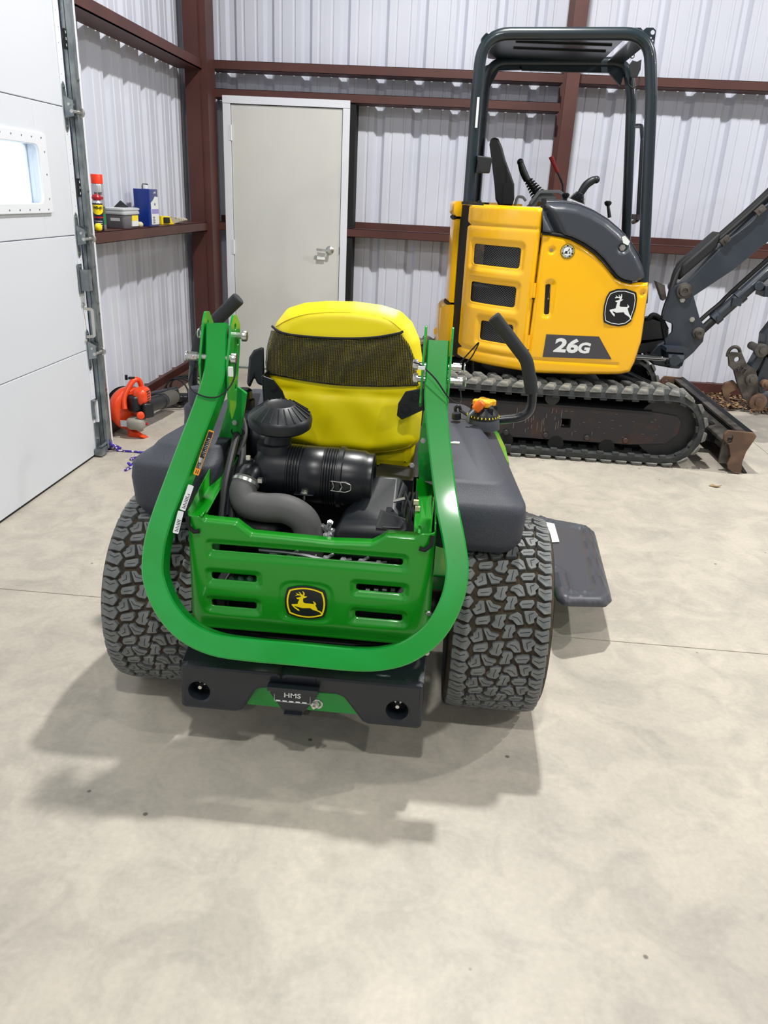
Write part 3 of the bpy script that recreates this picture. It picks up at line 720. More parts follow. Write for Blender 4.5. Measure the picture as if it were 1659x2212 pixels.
def badge(O, U, V, w, h, mats, parent, s, thick=.003, lw=.9, body_name='badge', line=.075):
    mb = MB(); O = np.array(O, float); Wn = np.cross(nrm(U), nrm(V))
    mb.plate(barrel(w, h), O, U, V, thick)
    mb.plate(barrel(w * lw, h * lw), O + Wn * (thick / 2 + .0003), U, V, .0006, [barrel(w * (lw - line), h * (lw - line))], mi=1)
    mb.plate(deer_pts(s), O + Wn * (thick / 2 + .0004), U, V, .0007, mi=1)
    return mb.build(body_name, mats, parent, smooth=False)
badge((BC[0], GY + .0015, BC[2]), (1, 0, 0), (0, 0, 1), .0585, .0505, [m_dblack, m_dyel], MOW, .058 / 405)

# ---- bumper casting
bo = [(-.655, .30), (-.39, .298), (-.376, .292), (-.362, .298), (.002, .298), (.008, .295), (.012, .165), (.0, .158), (-.135, .158), (-.152, .165), (-.205, .238), (-.225, .246), (-.42, .246), (-.445, .238), (-.485, .165), (-.505, .158), (-.648, .158), (-.658, .166)]
bh = [circ(-.605, .216, .0285), circ(-.058, .212, .0285)]
mb = MB(); mb.plate(roundpoly(bo, [.02, 0, 0, 0, 0, .02, .015, .01, .015, .02, .02, .02, .02, .02, .02, .015, .01, .01]), (0, 1.80, 0), (1, 0, 0), (0, 0, 1), .12, bh, .009)
mb.box((-.379, 1.7395, .25), (-.373, 1.742, .292), 1); mb.box((-.2815, 1.7395, .25), (-.2795, 1.742, .292), 1)
mb.build('bumper', [m_cast, m_black], MOW)
for s, x0, x1 in ((-1, -.655, -.44), (1, -.2, .01)):
    mb = MB(); xo, xi = (x0, x1) if s < 0 else (x1, x0)
    mb.prism([(xo, 1.755, .29), (xo, 1.90, .33), (xi, 1.90, .30), (xi, 1.755, .29)] if s < 0 else [(xi, 1.755, .29), (xi, 1.9, .3), (xo, 1.9, .33), (xo, 1.755, .29)], (0, 0, .008)); mb.build('bumper_shoulder', m_cast, MOW, bevel=.003)
for x, z in ((-.605, .216), (-.058, .212)):
    mb = MB(); mb.box((x - .032, 1.79, z - .032), (x + .032, 1.80, z + .032), 1); mb.bolt((x, 1.79, z + .006), (0, -1, 0), .011, .012, 0, .028); mb.build('bumper_bolt', [m_zinc, m_black], MOW)
mb = MB(); mb.box((-.49, 1.81, .135), (-.17, 1.85, .2)); mb.build('rear_crossmember', m_green, MOW, bevel=.003, smooth=False)
# hitch plate
mb = MB(); ho = [(-.402, .262), (-.275, .262), (-.275, .245), (-.312, .188), (-.365, .188), (-.402, .245)]
mb.plate(roundpoly(ho, .004), (0, 1.728, 0), (1, 0, 0), (0, 0, 1), .012, [], .002); mb.box((-.408, 1.712, .26), (-.27, 1.735, .272)); mb.box((-.363, 1.712, .186), (-.315, 1.724, .190))
mb.build('hitch_plate', m_cast, MOW)
mb = MB(); O = V3(-.341, 1.7213, .241)
mb.text('HMS', O + V3(0, 0, .003), (1, 0, 0), (0, 0, 1), .02, .0006, .0003, sx=1.2)
for q in range(5): mb.box((-.386 + q * .018, 1.721, .2235), (-.374 + q * .018, 1.7216, .2265))
for a in ((-.39, .222, -.292, .2226), (-.39, .222, -.3894, .246), (-.2926, .222, -.292, .246)): mb.box((a[0], 1.721, a[1]), (a[2], 1.7215, a[3]))
mb.build('hitch_lettering', m_dwhite, MOW, smooth=False)
mb = MB(); mb.bolt((-.282, 1.735, .214), (0, -1, 0), .009, .008, 0, .01); mb.tube([(-.274 + .013 * math.cos(a), 1.728, .22 + .013 * math.sin(a)) for a in np.linspace(-1.4, 2.2, 12)], .003, 6); mb.build('hitch_clip', m_zinc, MOW)

# ---- frame, engine bay
mb = MB()
mb.box((-.63, 2.05, .3), (-.01, 3.35, .36)); mb.box((-.63, 2.0, .2), (-.60, 2.6, .42)); mb.box((-.04, 2.0, .2), (-.01, 2.6, .42)); mb.box((-.6, 1.9, .25), (-.04, 2.02, .31))
mb.cyl((-.72, 2.18, .305), (.13, 2.18, .305), .05)
mb.build('chassis', m_iron, MOW, bevel=.004)
mb = MB()
mb.lathe([(.13, 0), (.15, .02), (.15, .09), (.12, .13), (.06, .15)], (-.34, 2.12, .37), (0, 0, 1), 30)
mb.cyl((-.34, 2.05, .48), (-.56, 2.02, .5), .07, .062); mb.cyl((-.34, 2.05, .48), (-.12, 2.02, .5), .07, .062)
for k in range(7):
    mb.cyl((-.44 - k * .016, 2.035, .488), (-.446 - k * .016, 2.034, .488), .078); mb.cyl((-.24 + k * .016, 2.035, .488), (-.234 + k * .016, 2.034, .488), .078)
mb.box((-.5, 2.2, .36), (-.16, 2.45, .56)); mb.box((-.57, 2.23, .4), (-.07, 2.34, .7))  # second box: dark fill added behind the air cleaner
mb.build('engine', m_iron, MOW)
# right plastic shroud
def lump(c, sx, sy, sz, e=3.0, n=20, m=9):
    rings = []
    for j in range(m + 1):
        ph = -math.pi / 2 + math.pi * j / m; cz = math.copysign(abs(math.sin(ph)) ** (2 / e), math.sin(ph)); cr = max(math.cos(ph), 1e-4) ** (2 / e)
        rings.append([(c[0] + sx * cr * math.copysign(abs(math.cos(t)) ** (2 / e), math.cos(t)), c[1] + sy * cr * math.copysign(abs(math.sin(t)) ** (2 / e), math.sin(t)), c[2] + sz * cz) for t in [2 * math.pi * i / n for i in range(n)]])
    return rings
mb = MB()
mb.loft([[(-.275, 1.93, .56), (-.07, 1.93, .56), (-.07, 2.14, .56), (-.275, 2.14, .56)], [(-.27, 1.93, .64), (-.075, 1.93, .64), (-.075, 2.14, .66), (-.25, 2.14, .66)], [(-.25, 1.945, .668), (-.09, 1.945, .668), (-.08, 2.13, .72), (-.2, 2.13, .72)], [(-.2, 2.0, .69), (-.1, 2.0, .69), (-.1, 2.1, .76), (-.17, 2.1, .76)]])
mb.build('engine_shroud', m_plast, MOW, bevel=.016, angle=50)
mb = MB(); mb.prism([(-.145, 1.96, .70), (-.075, 1.95, .682), (-.07, 1.94, .66), (-.08, 1.935, .655), (-.155, 1.93, .663)], (0, .004, .006)); mb.prism([at(825, 1140, 1.93), at(865, 1142, 1.93), at(872, 1132, 1.93), at(845, 1098, 2.0), at(835, 1098, 2.0)], (0, .003, .004)); mb.build('shroud_cover', m_plast, MOW, bevel=.002)
mb = MB(); mb.loft(lump((-.5, 2.0, .60), .085, .06, .05)); mb.loft(lump((-.43, 1.97, .575), .06, .05, .04)); mb.loft(lump((-.575, 1.98, .60), .03, .05, .035)); mb.build('cylinder_cover', m_plast, MOW, angle=60)
mb = MB(); mb.loft(lump((-.165, 2.14, .66), .045, .07, .07, 2.5)); mb.build('blower_housing', m_plast, MOW, angle=60)
mb = MB(); random.seed(11)   # carburettor linkage
for q in range(9):
    p = at(702 + random.random() * 26, 1136 + random.random() * 34, 1.96); a = nrm(V3(random.random() - .5, random.random() - .8, random.random()))
    mb.cyl(p, p + a * .022, .006 + .004 * random.random(), n=10); mb.bolt(p + a * .02, a, .006, .006)
for k in range(7):
    p = at(590 + k * 38, 1196 + k * 3.6, 1.9); mb.cyl(p, p + V3(.02, .01, .012 * (k % 2)), .005); mb.bolt(p, (0, -1, .3), .007, .006)
mb.tube(smooth([at(560, 1188, 1.9), at(640, 1196, 1.88), at(720, 1212, 1.88), at(800, 1216, 1.88), at(850, 1222, 1.9)], 5), .004, 6)
for k in range(4): p = at(500 + k * 20, 1250, 1.93); mb.bolt(p, (0, -1, 0), .006, .006); p = at(790 + k * 18, 1274, 1.93); mb.cyl(p, p + V3(.012, 0, 0), .006)
mb.build('carburettor', m_alu, MOW)
mb = MB(); mb.box((-.56, 1.9, .43), (-.47, 1.96, .47)); mb.box((-.13, 1.9, .44), (-.1, 1.93, .455)); mb.build('oil_filter', mat('filter_green', (20, 140, 90), .4), MOW, bevel=.01)
mb = MB(); mb.box((-.545, 1.899, .44), (-.5, 1.8995, .462)); mb.build('filter_label', m_dblack, MOW, smooth=False)

# ---- air cleaner canister
A0 = at(560, 1014, 2.1); A1 = at(808, 1037, 2.1); AD = nrm(A1 - A0); AL = np.linalg.norm(A1 - A0)
rc_ = .079
pr = [(.03, -.006), (.062, 0), (.07, .006), (.0745, .02)]
for h in np.linspace(.03, .088, 3): pr.append((.0755, h))
for k in range(5): h = .09 + k * .008; pr += [(.0755, h), (.0785, h + .002), (.0785, h + .005), (.0755, h + .007)]
pr += [(.078, .135), (.078, .19)]
for k in range(5): h = .193 + k * .0075; pr += [(.0765, h), (.0795, h + .002), (.0795, h + .005), (.0765, h + .007)]
pr += [(.0765, .234), (.084, .236), (.084, .248), (.0785, .251), (.077, AL - .03), (.072, AL - .02), (.072, AL - .004), (.064, AL), (.05, AL), (.048, AL - .006), (.02, AL - .006)]
pr = [(r * 1.06, h) for r, h in pr]; mb = MB(); mb.lathe(pr, A0, AD, 48); mb.build('air_cleaner', m_canister, MOW, angle=30)
nb = A0 + AD * .045
mb = MB(); BCp = at(605, 903, 2.12)
mb.cyl(nb + V3(0, 0, .05), BCp + V3(0, 0, -.03), .038); mb.cyl(nb + V3(0, 0, .05), nb + V3(0, 0, .085), .05)
mb.lathe([(.04, -.03), (.08, -.028), (.09, -.02), (.0925, .0), (.0905, .008), (.085, .014), (.043, .042), (.039, .0435), (.036, .0415), (.004, .0415)], BCp, nrm(V3(.03, -.1, 1)), 48)
for k in range(22):
    a = 2 * math.pi * k / 22; ca, sa = math.cos(a), math.sin(a)
    p0 = BCp + V3(ca * .086, sa * .086, .0132 + .0086 * sa); p1 = BCp + V3(ca * .046, sa * .046, .0405 + .0046 * sa)
    mb.tube([p0, p1], .0026, 5)
mb.build('pre_cleaner', m_plast, MOW, angle=35)
mb = MB(); q = A0 + AD * .148 + V3(0, -.073, -.028)
mb.box((q[0] - .028, q[1] - .022, q[2] - .004), (q[0] + .028, q[1] + .02, q[2])); mb.build('clamp_tab', m_canister, MOW, bevel=.001)
mb = MB(); mb.bolt(q + V3(0, -.008, 0), (0, 0, 1), .008, .01); mb.cyl(q + V3(0, -.01, -.02), q + V3(0, -.01, -.004), .004); mb.build('clamp_bolt', m_zinc, MOW)
mb = MB(); q = A0 + AD * .235 + V3(0, -.086, .002)
loop = [q + AD * -.012 + V3(0, 0, .014), q + AD * .03 + V3(0, -.003, .014), q + AD * .045 + V3(0, 0, .008), q + AD * .045 + V3(0, 0, -.008), q + AD * .03 + V3(0, -.003, -.014), q + AD * -.012 + V3(0, 0, -.014)]
mb.tube(fillet(loop, .006, 4), .0016, 6); mb.tube([q + AD * -.008 + V3(0, 0, .012), q + AD * -.003 + V3(0, 0, 0), q + AD * -.008 + V3(0, 0, -.012)], .0016, 6); mb.tube([q + AD * .015 + V3(0, -.002, .012), q + AD * .02, q + AD * .015 + V3(0, -.002, -.012)], .002, 6)
mb.build('spring_latch', m_zinc, MOW)
# elbow + clamp + hose
e0 = A0 + AD * .01
mb = MB(); mb.tube(smooth([e0 + AD * .03, e0 + AD * -.015 + V3(0, -.01, 0), at(543, 1020, 2.03), at(533, 1038, 2.0)], 5), .031, 16); mb.cyl(e0 - AD * .012, e0 + AD * .01, .045); mb.cyl(e0 - AD * .022, e0 - AD * .012, .041)
mb.cyl(at(536, 1000, 2.04), at(536, 992, 2.04), .014); mb.build('intake_elbow', m_canister, MOW)
mb = MB(); mb.cyl(at(536, 992, 2.04), at(536, 985, 2.04), .0065); mb.build('vacuum_plug', mat('plug_cream', (222, 220, 200), .5), MOW)
hp = [at(534, 1034, 1.995), at(525, 1062, 1.97), at(536, 1087, 1.955), at(570, 1096, 1.95), at(618, 1100, 1.95), at(655, 1122, 1.95), at(668, 1160, 1.95), at(668, 1200, 1.96)]
hs = smooth(hp, 6); mb = MB(); mb.tube(hs, [.035 + .006 * min(1, i / 12) for i in range(len(hs))], 24); mb.build('intake_hose', m_hose, MOW, angle=80)
mb = MB(); d = nrm(hs[2] - hs[0]); mb.lathe([(.037, 0), (.0385, .001), (.0385, .01), (.037, .011)], hs[1], d, 24); mb.box(tuple(hs[1] + V3(.034, -.01, .0)), tuple(hs[1] + V3(.046, .004, .012))); mb.build('hose_clamp', m_zinc, MOW)
# black hoses on the left
for k, pp in enumerate(([(498, 905, 2.25), (512, 930, 2.22), (500, 985, 2.1), (486, 1050, 2.0), (478, 1125, 1.93)], [(520, 920, 2.28), (524, 950, 2.22), (522, 1000, 2.12), (505, 1060, 2.02), (500, 1130, 1.93)], [(505, 880, 2.3), (522, 900, 2.28), (530, 935, 2.22), (515, 985, 2.15)])):
    mb = MB(); mb.tube(smooth([at(*p) for p in pp], 6), .0105 if k < 2 else .008, 10); mb.build('hydraulic_hose', m_blackhose, MOW)
mb = MB(); c_ = at(514, 932, 2.2); mb.tube([c_ + V3(.02 * math.cos(a), .004 * math.sin(a), .012 * math.sin(a)) for a in np.linspace(0, 6.28, 14)], .0025, 6); mb.build('cable_tie', m_rubber, MOW)
mb = MB()
for p, Y in (((507, 913), 2.2), ((914, 952), 2.12), ((890, 1005), 2.2), ((922, 1410), 1.84), ((926, 1325), 1.84), ((882, 1155), 1.9)):
    mb.bolt(at(*p, Y), (0, -1, .2), .0055, .008)
b0 = at(968, 956, 2.0); mb.cyl(b0, b0 + V3(.03, 0, 0), .0045); mb.tube([at(850, 1083, 2.0), at(875, 1077, 2.0)], .005, 6)
mb.build('bolts', m_zinc, MOW)['kind'] = 'stuff'
mb = MB()
for q in range(3): a = at(893 + q * 3, 1090 + q * 14, 2.0); mb.box(tuple(a), tuple(a + V3(.014, .01, .012)))
mb.build('connector', mat('connector_cream', (214, 206, 170), .5), MOW, smooth=False)
random.seed(4); mb = MB()
for q in range(9):
    a = at(868 + random.random() * 36, 1060 + random.random() * 20, 2.05); b = at(870 + random.random() * 32, 1150, 1.98); mb.tube(smooth([a, (a + b) / 2 + V3(random.uniform(-.02, .02), -.01, 0), b], 5), .004, 6)
mb.build('wiring', m_rubber, MOW)
mb = MB(); mb.prism([at(868, 1068, 2.1), at(838, 1062, 2.1), at(835, 1075, 2.1), at(865, 1082, 2.1)], (0, .01, 0)); mb.build('yellow_tab', m_capy, MOW, smooth=False)
# inner uprights
for s, q in ((-1, [(505, 830), (533, 850), (512, 990), (500, 1010), (455, 1010), (478, 920)]), (1, [(905, 1040), (903, 980), (915, 890), (940, 870), (958, 960), (962, 1040)])):
    mb = MB(); mb.prism([at(*p, 2.20) for p in q], (0, .012, 0)); mb.build('rear_upright', m_green, MOW, bevel=.002, smooth=False)
mb = MB(); mb.prism([at(862, 1025, 2.3), at(905, 1030, 2.3), at(908, 1010, 2.4), at(820, 1000, 2.4), at(810, 1015, 2.3)], (0, 0, -.02)); mb.build('seat_spring_plate', m_plast, MOW, bevel=.004)
mb = MB(); mb.box((-.6, 2.42, .36), (-.04, 3.0, .66)); mb.build('seat_pan', m_iron, MOW, bevel=.01)
mb = MB(); mb.plate(roundpoly(rect(-.56, .66, -.08, .78), .03), (0, 2.62, 0), (1, 0, 0), (0, 0, 1), .36, [], .03); mb.build('seat_cushion', m_seat, MOW)
# floor pan, deck, front casters (mostly hidden from behind)
mb = MB(); mb.box((-.62, 3.0, .3), (-.02, 3.75, .33)); mb.build('foot_plate', m_green, MOW, bevel=.004)
mb = MB(); mb.plate(roundpoly(rect(-.92, 2.58, .42, 3.4), .16, 6), (0, 0, .16), (1, 0, 0), (0, 1, 0), .1, [], .008); mb.build('mower_deck', m_green, MOW)
for s, x in ((-1, -.6), (1, .02)):
    mb = MB(); mb.box((x - .02, 3.35, .3), (x + .02, 3.95, .35)); mb.build('front_arm', m_green, MOW, bevel=.003)
    c = V3(x, 4.0, .16); mb = MB(); mb.lathe([(.06, -.07), (.13, -.075), (.158, -.06), (.16, 0), (.158, .06), (.13, .075), (.06, .07)], c, (1, 0, 0), 28); mb.build('caster_tire', m_carc, MOW)
    mb = MB(); mb.box((x - .09, 3.98, .15), (x - .08, 4.02, .34)); mb.box((x + .08, 3.98, .15), (x + .09, 4.02, .34)); mb.box((x - .09, 3.93, .34), (x + .09, 4.02, .352)); mb.build('caster_fork', m_green, MOW, smooth=False)

# ---- fuel tanks
def tank(sg, name, x_in, x_out, yr, yf_, up=0.0):
    # x_in toward the centre, x_out outer side; rings of rounded quads
    def ring(z, ins, dy0, n=6, zf=0.0, out_f=0.0, rad=.06):
        out_f += .075
        xi, xo = x_in, x_out - sg * ins
        P = [(xi, yr + dy0), (xo, yr + dy0), (xo - sg * out_f, yf_ - ins), (xi, yf_ - ins)]
        if sg < 0: P = P[::-1]
        out = []
        for p in roundpoly(P, rad, n): out.append((p[0], p[1], z + zf * (p[1] - yr) / (yf_ - yr)))
        return out
    rings = [ring(.58, .045, .05, zf=0), ring(.588, .025, .02), ring(.62, .006, .002), ring(.69, 0, 0), ring(.722, .004, .006), ring(.733, .012, .018), ring(.742, .034, .05, out_f=.02), ring(.765, .052, .075, zf=.01, out_f=.03), ring(.772, .062, .088, zf=.012, out_f=.035)]
    rings = [[(a, b, c_ + (up * min(1, (k / 4))) ) for a, b, c_ in r_] for k, r_ in enumerate(rings)]
    mb = MB(); mb.loft(rings); return mb.build(name, m_tank, MOW, angle=50)
tr_ = tank(1, 'fuel_tank', -.002, .262, 1.975, 2.96)
tl_ = tank(-1, 'fuel_tank', -.625, -.893, 2.03, 2.86, .03)
c = az(1043, 905, .79)
mb = MB(); mb.lathe([(.062, -.03), (.058, .0), (.055, .004)], c, (0, 0, 1), 30); mb.build('filler_neck', m_tank, MOW)
mb = MB(); mb.lathe([(.056, .0), (.056, .01), (.05, .022), (.036, .04), (.03, .05)], c + V3(0, 0, .004), (0, 0, 1), 30)
for k in range(26): a = 2 * math.pi * k / 26; mb.cyl(c + V3(.05 * math.cos(a), .05 * math.sin(a), .02), c + V3(.057 * math.cos(a), .057 * math.sin(a), .012), .002, n=5, mi=1)
for k in range(5):
    a = 2 * math.pi * k / 5 + .3; mb.box(tuple(c + V3(.04 * math.cos(a) - .008, .04 * math.sin(a) - .008, .02)), tuple(c + V3(.04 * math.cos(a) + .008, .04 * math.sin(a) + .008, .048)))
mb.build('fuel_cap', [m_plast, m_dyel], MOW)
mb = MB()
mb.lathe([(.018, .0), (.03, .004), (.03, .016), (.02, .022)], c + V3(0, 0, .05), (0, 0, 1), 16)
for k in range(4): a = math.pi / 2 * k + .2; mb.lathe([(.012, 0), (.014, .004), (.014, .016), (.01, .02)], c + V3(.028 * math.cos(a), .028 * math.sin(a), .05), (0, 0, 1), 12)
mb.build('deck_height_knob', m_capy, MOW)
mb = MB(); kb = at(1035, 876, 2.62); mb.tube(fillet([at(1010, 912, 2.6), at(1012, 898, 2.6), kb], .02), .0055, 8); mb.build('brake_lever', m_galv, MOW)
mb = MB(); d = nrm(at(1043, 866, 2.62) - at(1028, 882, 2.62)); mb.lathe([(.006, -.028), (.016, -.018), (.0175, 0), (.014, .014), (.006, .02)], kb, d, 16); mb.build('lever_knob', m_orange, MOW)
mb = MB(); mb.tube(fillet([at(985, 895, 2.7), at(983, 880, 2.7), at(992, 876, 2.7), at(996, 890, 2.7)], .01), .006, 8); mb.cyl(at(986, 905, 2.65), at(986, 892, 2.65), .016); mb.tube([at(992, 885, 2.7), at(1020, 903, 2.68)], .005, 6); mb.build('key_switch', m_plast, MOW)
c = az(432, 897, .80)
mb = MB(); mb.lathe([(.055, -.05), (.05, 0), (.05, .03), (.046, .036), (.035, .04), (.035, .085), (.03, .094), (.01, .096)], c, (0, 0, 1), 30); mb.build('filler_cap', m_tank, MOW)
mb = MB(); c2 = at(528, 862, 2.5); mb.lathe([(.035, -.03), (.035, 0), (.026, .004), (.026, .03), (.02, .036)], c2, (0, 0, 1), 20); mb.build('oil_cap', m_plast, MOW)
mb = MB(); mb.loft(lump((-.56, 2.5, .75), .06, .2, .07, 3)); mb.build('side_console', m_plast, MOW, angle=60)
mb = MB(); g0 = [(1062, 918), (1078, 936), (1092, 965), (1100, 1000), (1101, 1014), (1090, 990), (1080, 960), (1068, 936)]
mb.prism([ax_(p[0], p[1], .262) for p in g0], (-.05, 0, -.0)); mb.build('side_trim', m_green, MOW, bevel=.002, smooth=False)

# ---- drive levers
def lever(pp, gp, Y):
    P = [at(p[0], p[1], Y + (p[2] if len(p) > 2 else 0)) for p in pp]; G = [at(p[0], p[1], Y) for p in gp]
    mb = MB(); mb.tube(fillet(P, .07, 6), .0165, 16); mb.build('drive_lever', m_steelb, MOW)
    mb = MB(); g = fillet(G, .09, 6); mb.tube(g, .0235, 18); d = nrm(g[0] - g[1]); mb.lathe([(.0235, 0), (.021, .005), (.012, .006)], g[0], d, 18); mb.build('lever_grip', m_grip, MOW)
lever([(1135, 780), (1151, 820), (1148, 900), (1075, 907), (1000, 907)], [(1068, 686), (1138, 778), (1149, 848)], 2.78)
lever([(436, 735), (420, 780), (416, 830), (440, 880, .1), (500, 900, .1)], [(514, 646), (434, 724), (422, 790)], 2.72)

# ---- seat
so = [(585,952),(576,900),(573,850),(569,795),(573,745),(588,703),(612,672),(650,660),(700,656),(760,657),(820,665),(862,678),(888,702),(905,740),(912,790),(914,850),(910,905),(905,958),(886,974),(842,983),(788,985),(690,978)]
SYb, SYf = 2.40, 2.50
P2 = [tuple(at(p[0], p[1], SYb)[[0, 2]]) for p in so]; P2 = roundpoly(P2, .03, 3)
uv, fs, dd = sheet(P2, [], .009)
r = .05; t = np.clip(dd / r, 0, 1); bulge = 1 - (1 - t) ** 2
zc = uv[:, 1]; lean = (zc - .7) * .10
fold = .006 * np.exp(-((zc - .915) / .012) ** 2) + .003 * np.sin(uv[:, 0] * 40 + zc * 30) * sstep(dd, .02, .06) * (zc < .92)
Yc = (SYb + SYf) / 2
fr_ = np.stack([uv[:, 0], Yc + lean - bulge * (Yc - SYb) * 1.0 - .012 * sstep(dd, .05, .2) + fold - .03, zc], 1)
bk_ = np.stack([uv[:, 0], Yc + lean + bulge * (SYf - Yc) - .03, zc], 1)
mb = MB(); mb.add(fr_, [f[::1] for f in fs]); mb.build('seat_back', m_seat, MOW, angle=80)
mb = MB(); mb.add(bk_, [f[::-1] for f in fs]); mb.build('seat_front_cover', m_seat, MOW, angle=80)
def seat_surf(px, py, off=.0):
    p = at(px, py, SYb); u_, z_ = p[0], p[2]
    d_, _, ins = closest([(u_, z_)], P2); d_ = d_[0] if ins[0] else 0
    b_ = 1 - (1 - min(d_ / r, 1)) ** 2; Yq = Yc + (z_ - .7) * .1 - b_ * (Yc - SYb) - .012 * float(sstep(np.array([d_]), .05, .2)[0]) - .03 - off
    return at(px, py, Yq)
mb = MB(); mb.tube([seat_surf(*p, .002) for p in smooth([(596,706),(625,690),(670,678),(740,675),(800,680),(840,692),(866,712)], 5)], .0016, 5)
mb.tube([seat_surf(*p, .0015) for p in smooth([(860, 722), (880,752), (893,780), (900,830), (905, 860)], 5)], .0014, 5)
mb.tube([seat_surf(*p, .002) for p in smooth([(790,978),(840,975),(880,966),(898,950)], 5)], .0016, 5)
mb.build('seat_seam', m_seam, MOW)
# net pocket
def netmat():
    m = bpy.data.materials.new('black_net'); m.use_nodes = True; nt = m.node_tree; b = nt.nodes['Principled BSDF']; b.inputs['Base Color'].default_value = (.006, .006, .006, 1); b.inputs['Roughness'].default_value = .8
    N = nt.nodes.new; L = nt.links.new; g = N('ShaderNodeNewGeometry'); mp = N('ShaderNodeMapping'); mp.inputs['Rotation'].default_value = (math.pi / 2, 0, 0); mp.inputs['Scale'].default_value = (190, 190, 300)
    v = N('ShaderNodeTexVoronoi'); v.feature = 'F1'; v.voronoi_dimensions = '2D'; v.inputs['Randomness'].default_value = .12; v.inputs['Scale'].default_value = 1
    mp.inputs['Rotation'].default_value = (-math.pi / 2, 0, 0)
    L(g.outputs['Position'], mp.inputs[0]); L(mp.outputs[0], v.inputs['Vector'])
    lt_ = N('ShaderNodeMath'); lt_.operation = 'LESS_THAN'; lt_.inputs[1].default_value = .27; L(v.outputs['Distance'], lt_.inputs[0])
    t_ = N('ShaderNodeBsdfTransparent'); mx = N('ShaderNodeMixShader'); L(lt_.outputs[0], mx.inputs[0]); L(b.outputs[0], mx.inputs[1]); L(t_.outputs[0], mx.inputs[2]); L(mx.outputs[0], nt.nodes['Material Output'].inputs[0]); return m
m_net = netmat()
npx = [(588,707),(604,717),(640,724),(720,730),(800,729),(858,720),(868,724),(884,744),(896,775),(904,831),(850,834),(800,834),(730,831),(660,822),(576,806),(573,785),(577,745)]
uvn, fn, dn = sheet(npx, [], 9)
mb = MB(); mb.add([seat_surf(a, b, .008 + .006 * min(q / 40, 1) + .003 * math.sin(a * .05 + b * .08)) for (a, b), q in zip(uvn, dn)], [f for f in fn]); mb.build('net_pocket', m_net, MOW, angle=80)
mb = MB(); mb.tube([seat_surf(a, b, .012) for a, b in smooth([(588,705),(604,717),(640,725),(720,731),(800,730),(858,721),(870,716)], 4)], .0042, 6)
mb.tube([seat_surf(a, b, .007) for a, b in smooth([(904,831),(850,834),(800,834),(730,831),(660,822),(576,806)], 4)], .0022, 6); mb.build('pocket_hem', m_rubber, MOW)
mb = MB(); mb.prism([at(860, 872, 2.335), at(876, 846, 2.335), at(916, 838, 2.335), at(914, 886, 2.335), at(884, 900, 2.335), at(868, 907, 2.335), at(857, 898, 2.335)], (0, .006, 0)); mb.prism([at(916, 838, 2.335), at(914, 886, 2.335), at(914, 886, 2.335) + V3(0, .2, 0), at(916, 838, 2.335) + V3(0, .2, 0)], (.005, 0, 0)); mb.build('seat_bracket', m_plast, MOW, bevel=.002, smooth=False)
mb = MB(); mb.prism([at(568, 812, 2.335), at(590, 820, 2.335), at(610, 845, 2.335), at(620, 872, 2.335), at(572, 875, 2.335)], (0, .006, 0)); mb.prism([at(568, 812, 2.335), at(572, 875, 2.335), at(572, 875, 2.335) + V3(0, .2, 0), at(568, 812, 2.335) + V3(0, .2, 0)], (-.005, 0, 0)); mb.build('seat_bracket', m_plast, MOW, bevel=.002, smooth=False)
for p in ((590, 836), (898, 858), (876, 884)): mb = MB(); mb.bolt(at(*p, 2.333), (0, -1, 0), .01, .006); mb.build('bracket_bolt', m_iron, MOW)
mb = MB(); mb.loft([[at(x, y, Y) for x, y in pr_] for Y, pr_ in ((2.42, [(538, 772), (548, 756), (570, 748), (572, 835), (556, 830), (550, 815), (540, 838), (533, 830)]), (2.75, [(541, 772), (550, 758), (570, 752), (572, 825), (558, 820), (552, 810), (543, 826), (537, 820)]))]); mb.build('armrest', m_plast, MOW, bevel=.01)

# ---- discharge chute
def chz(x): return .215 - .16 * (x - .42)
co_px = [(1128, 1098), (1150, 1108), (1185, 1118), (1272, 1136), (1288, 1148), (1300, 1195), (1320, 1270), (1324, 1288), (1310, 1301), (1222, 1299), (1204, 1287), (1195, 1262), (1188, 1235), (1120, 1200)]
def onch(px, py):
    d = _ray(px, py); # plane z = .215 - .16 (x-.42)
    t = (.215 + .16 * .42 - .0 - CAM[2]) / (d[2] + .16 * d[0]); return CAM + d * t
P3 = [onch(*p) for p in co_px]; P2c = roundpoly([(p[0], p[1]) for p in P3], .03, 3)
uv, fs, dd = sheet(P2c, [], .011)
rid = .011 * (np.exp(-((dd - .03) / .008) ** 2) + np.exp(-((dd - .062) / .008) ** 2)) * (uv[:, 0] > .47) + .012 * sstep(dd, .07, .09) * 0
skirt = -.02 * (1 - sstep(dd, 0, .012))
mb = MB(); mb.add([(a, b, chz(a) + q + s_) for (a, b), q, s_ in zip(uv, rid, skirt)], fs); mb.build('discharge_chute', m_chute, MOW, solid=.006, angle=60)
mb = MB(); q4 = [onch(*p) + V3(0, 0, .006) for p in [(1168, 1128), (1197, 1134), (1208, 1173), (1184, 1174)]]; mb.prism(q4, (0, 0, -.002)); mb.build('chute_label', m_dwhite, MOW, smooth=False)

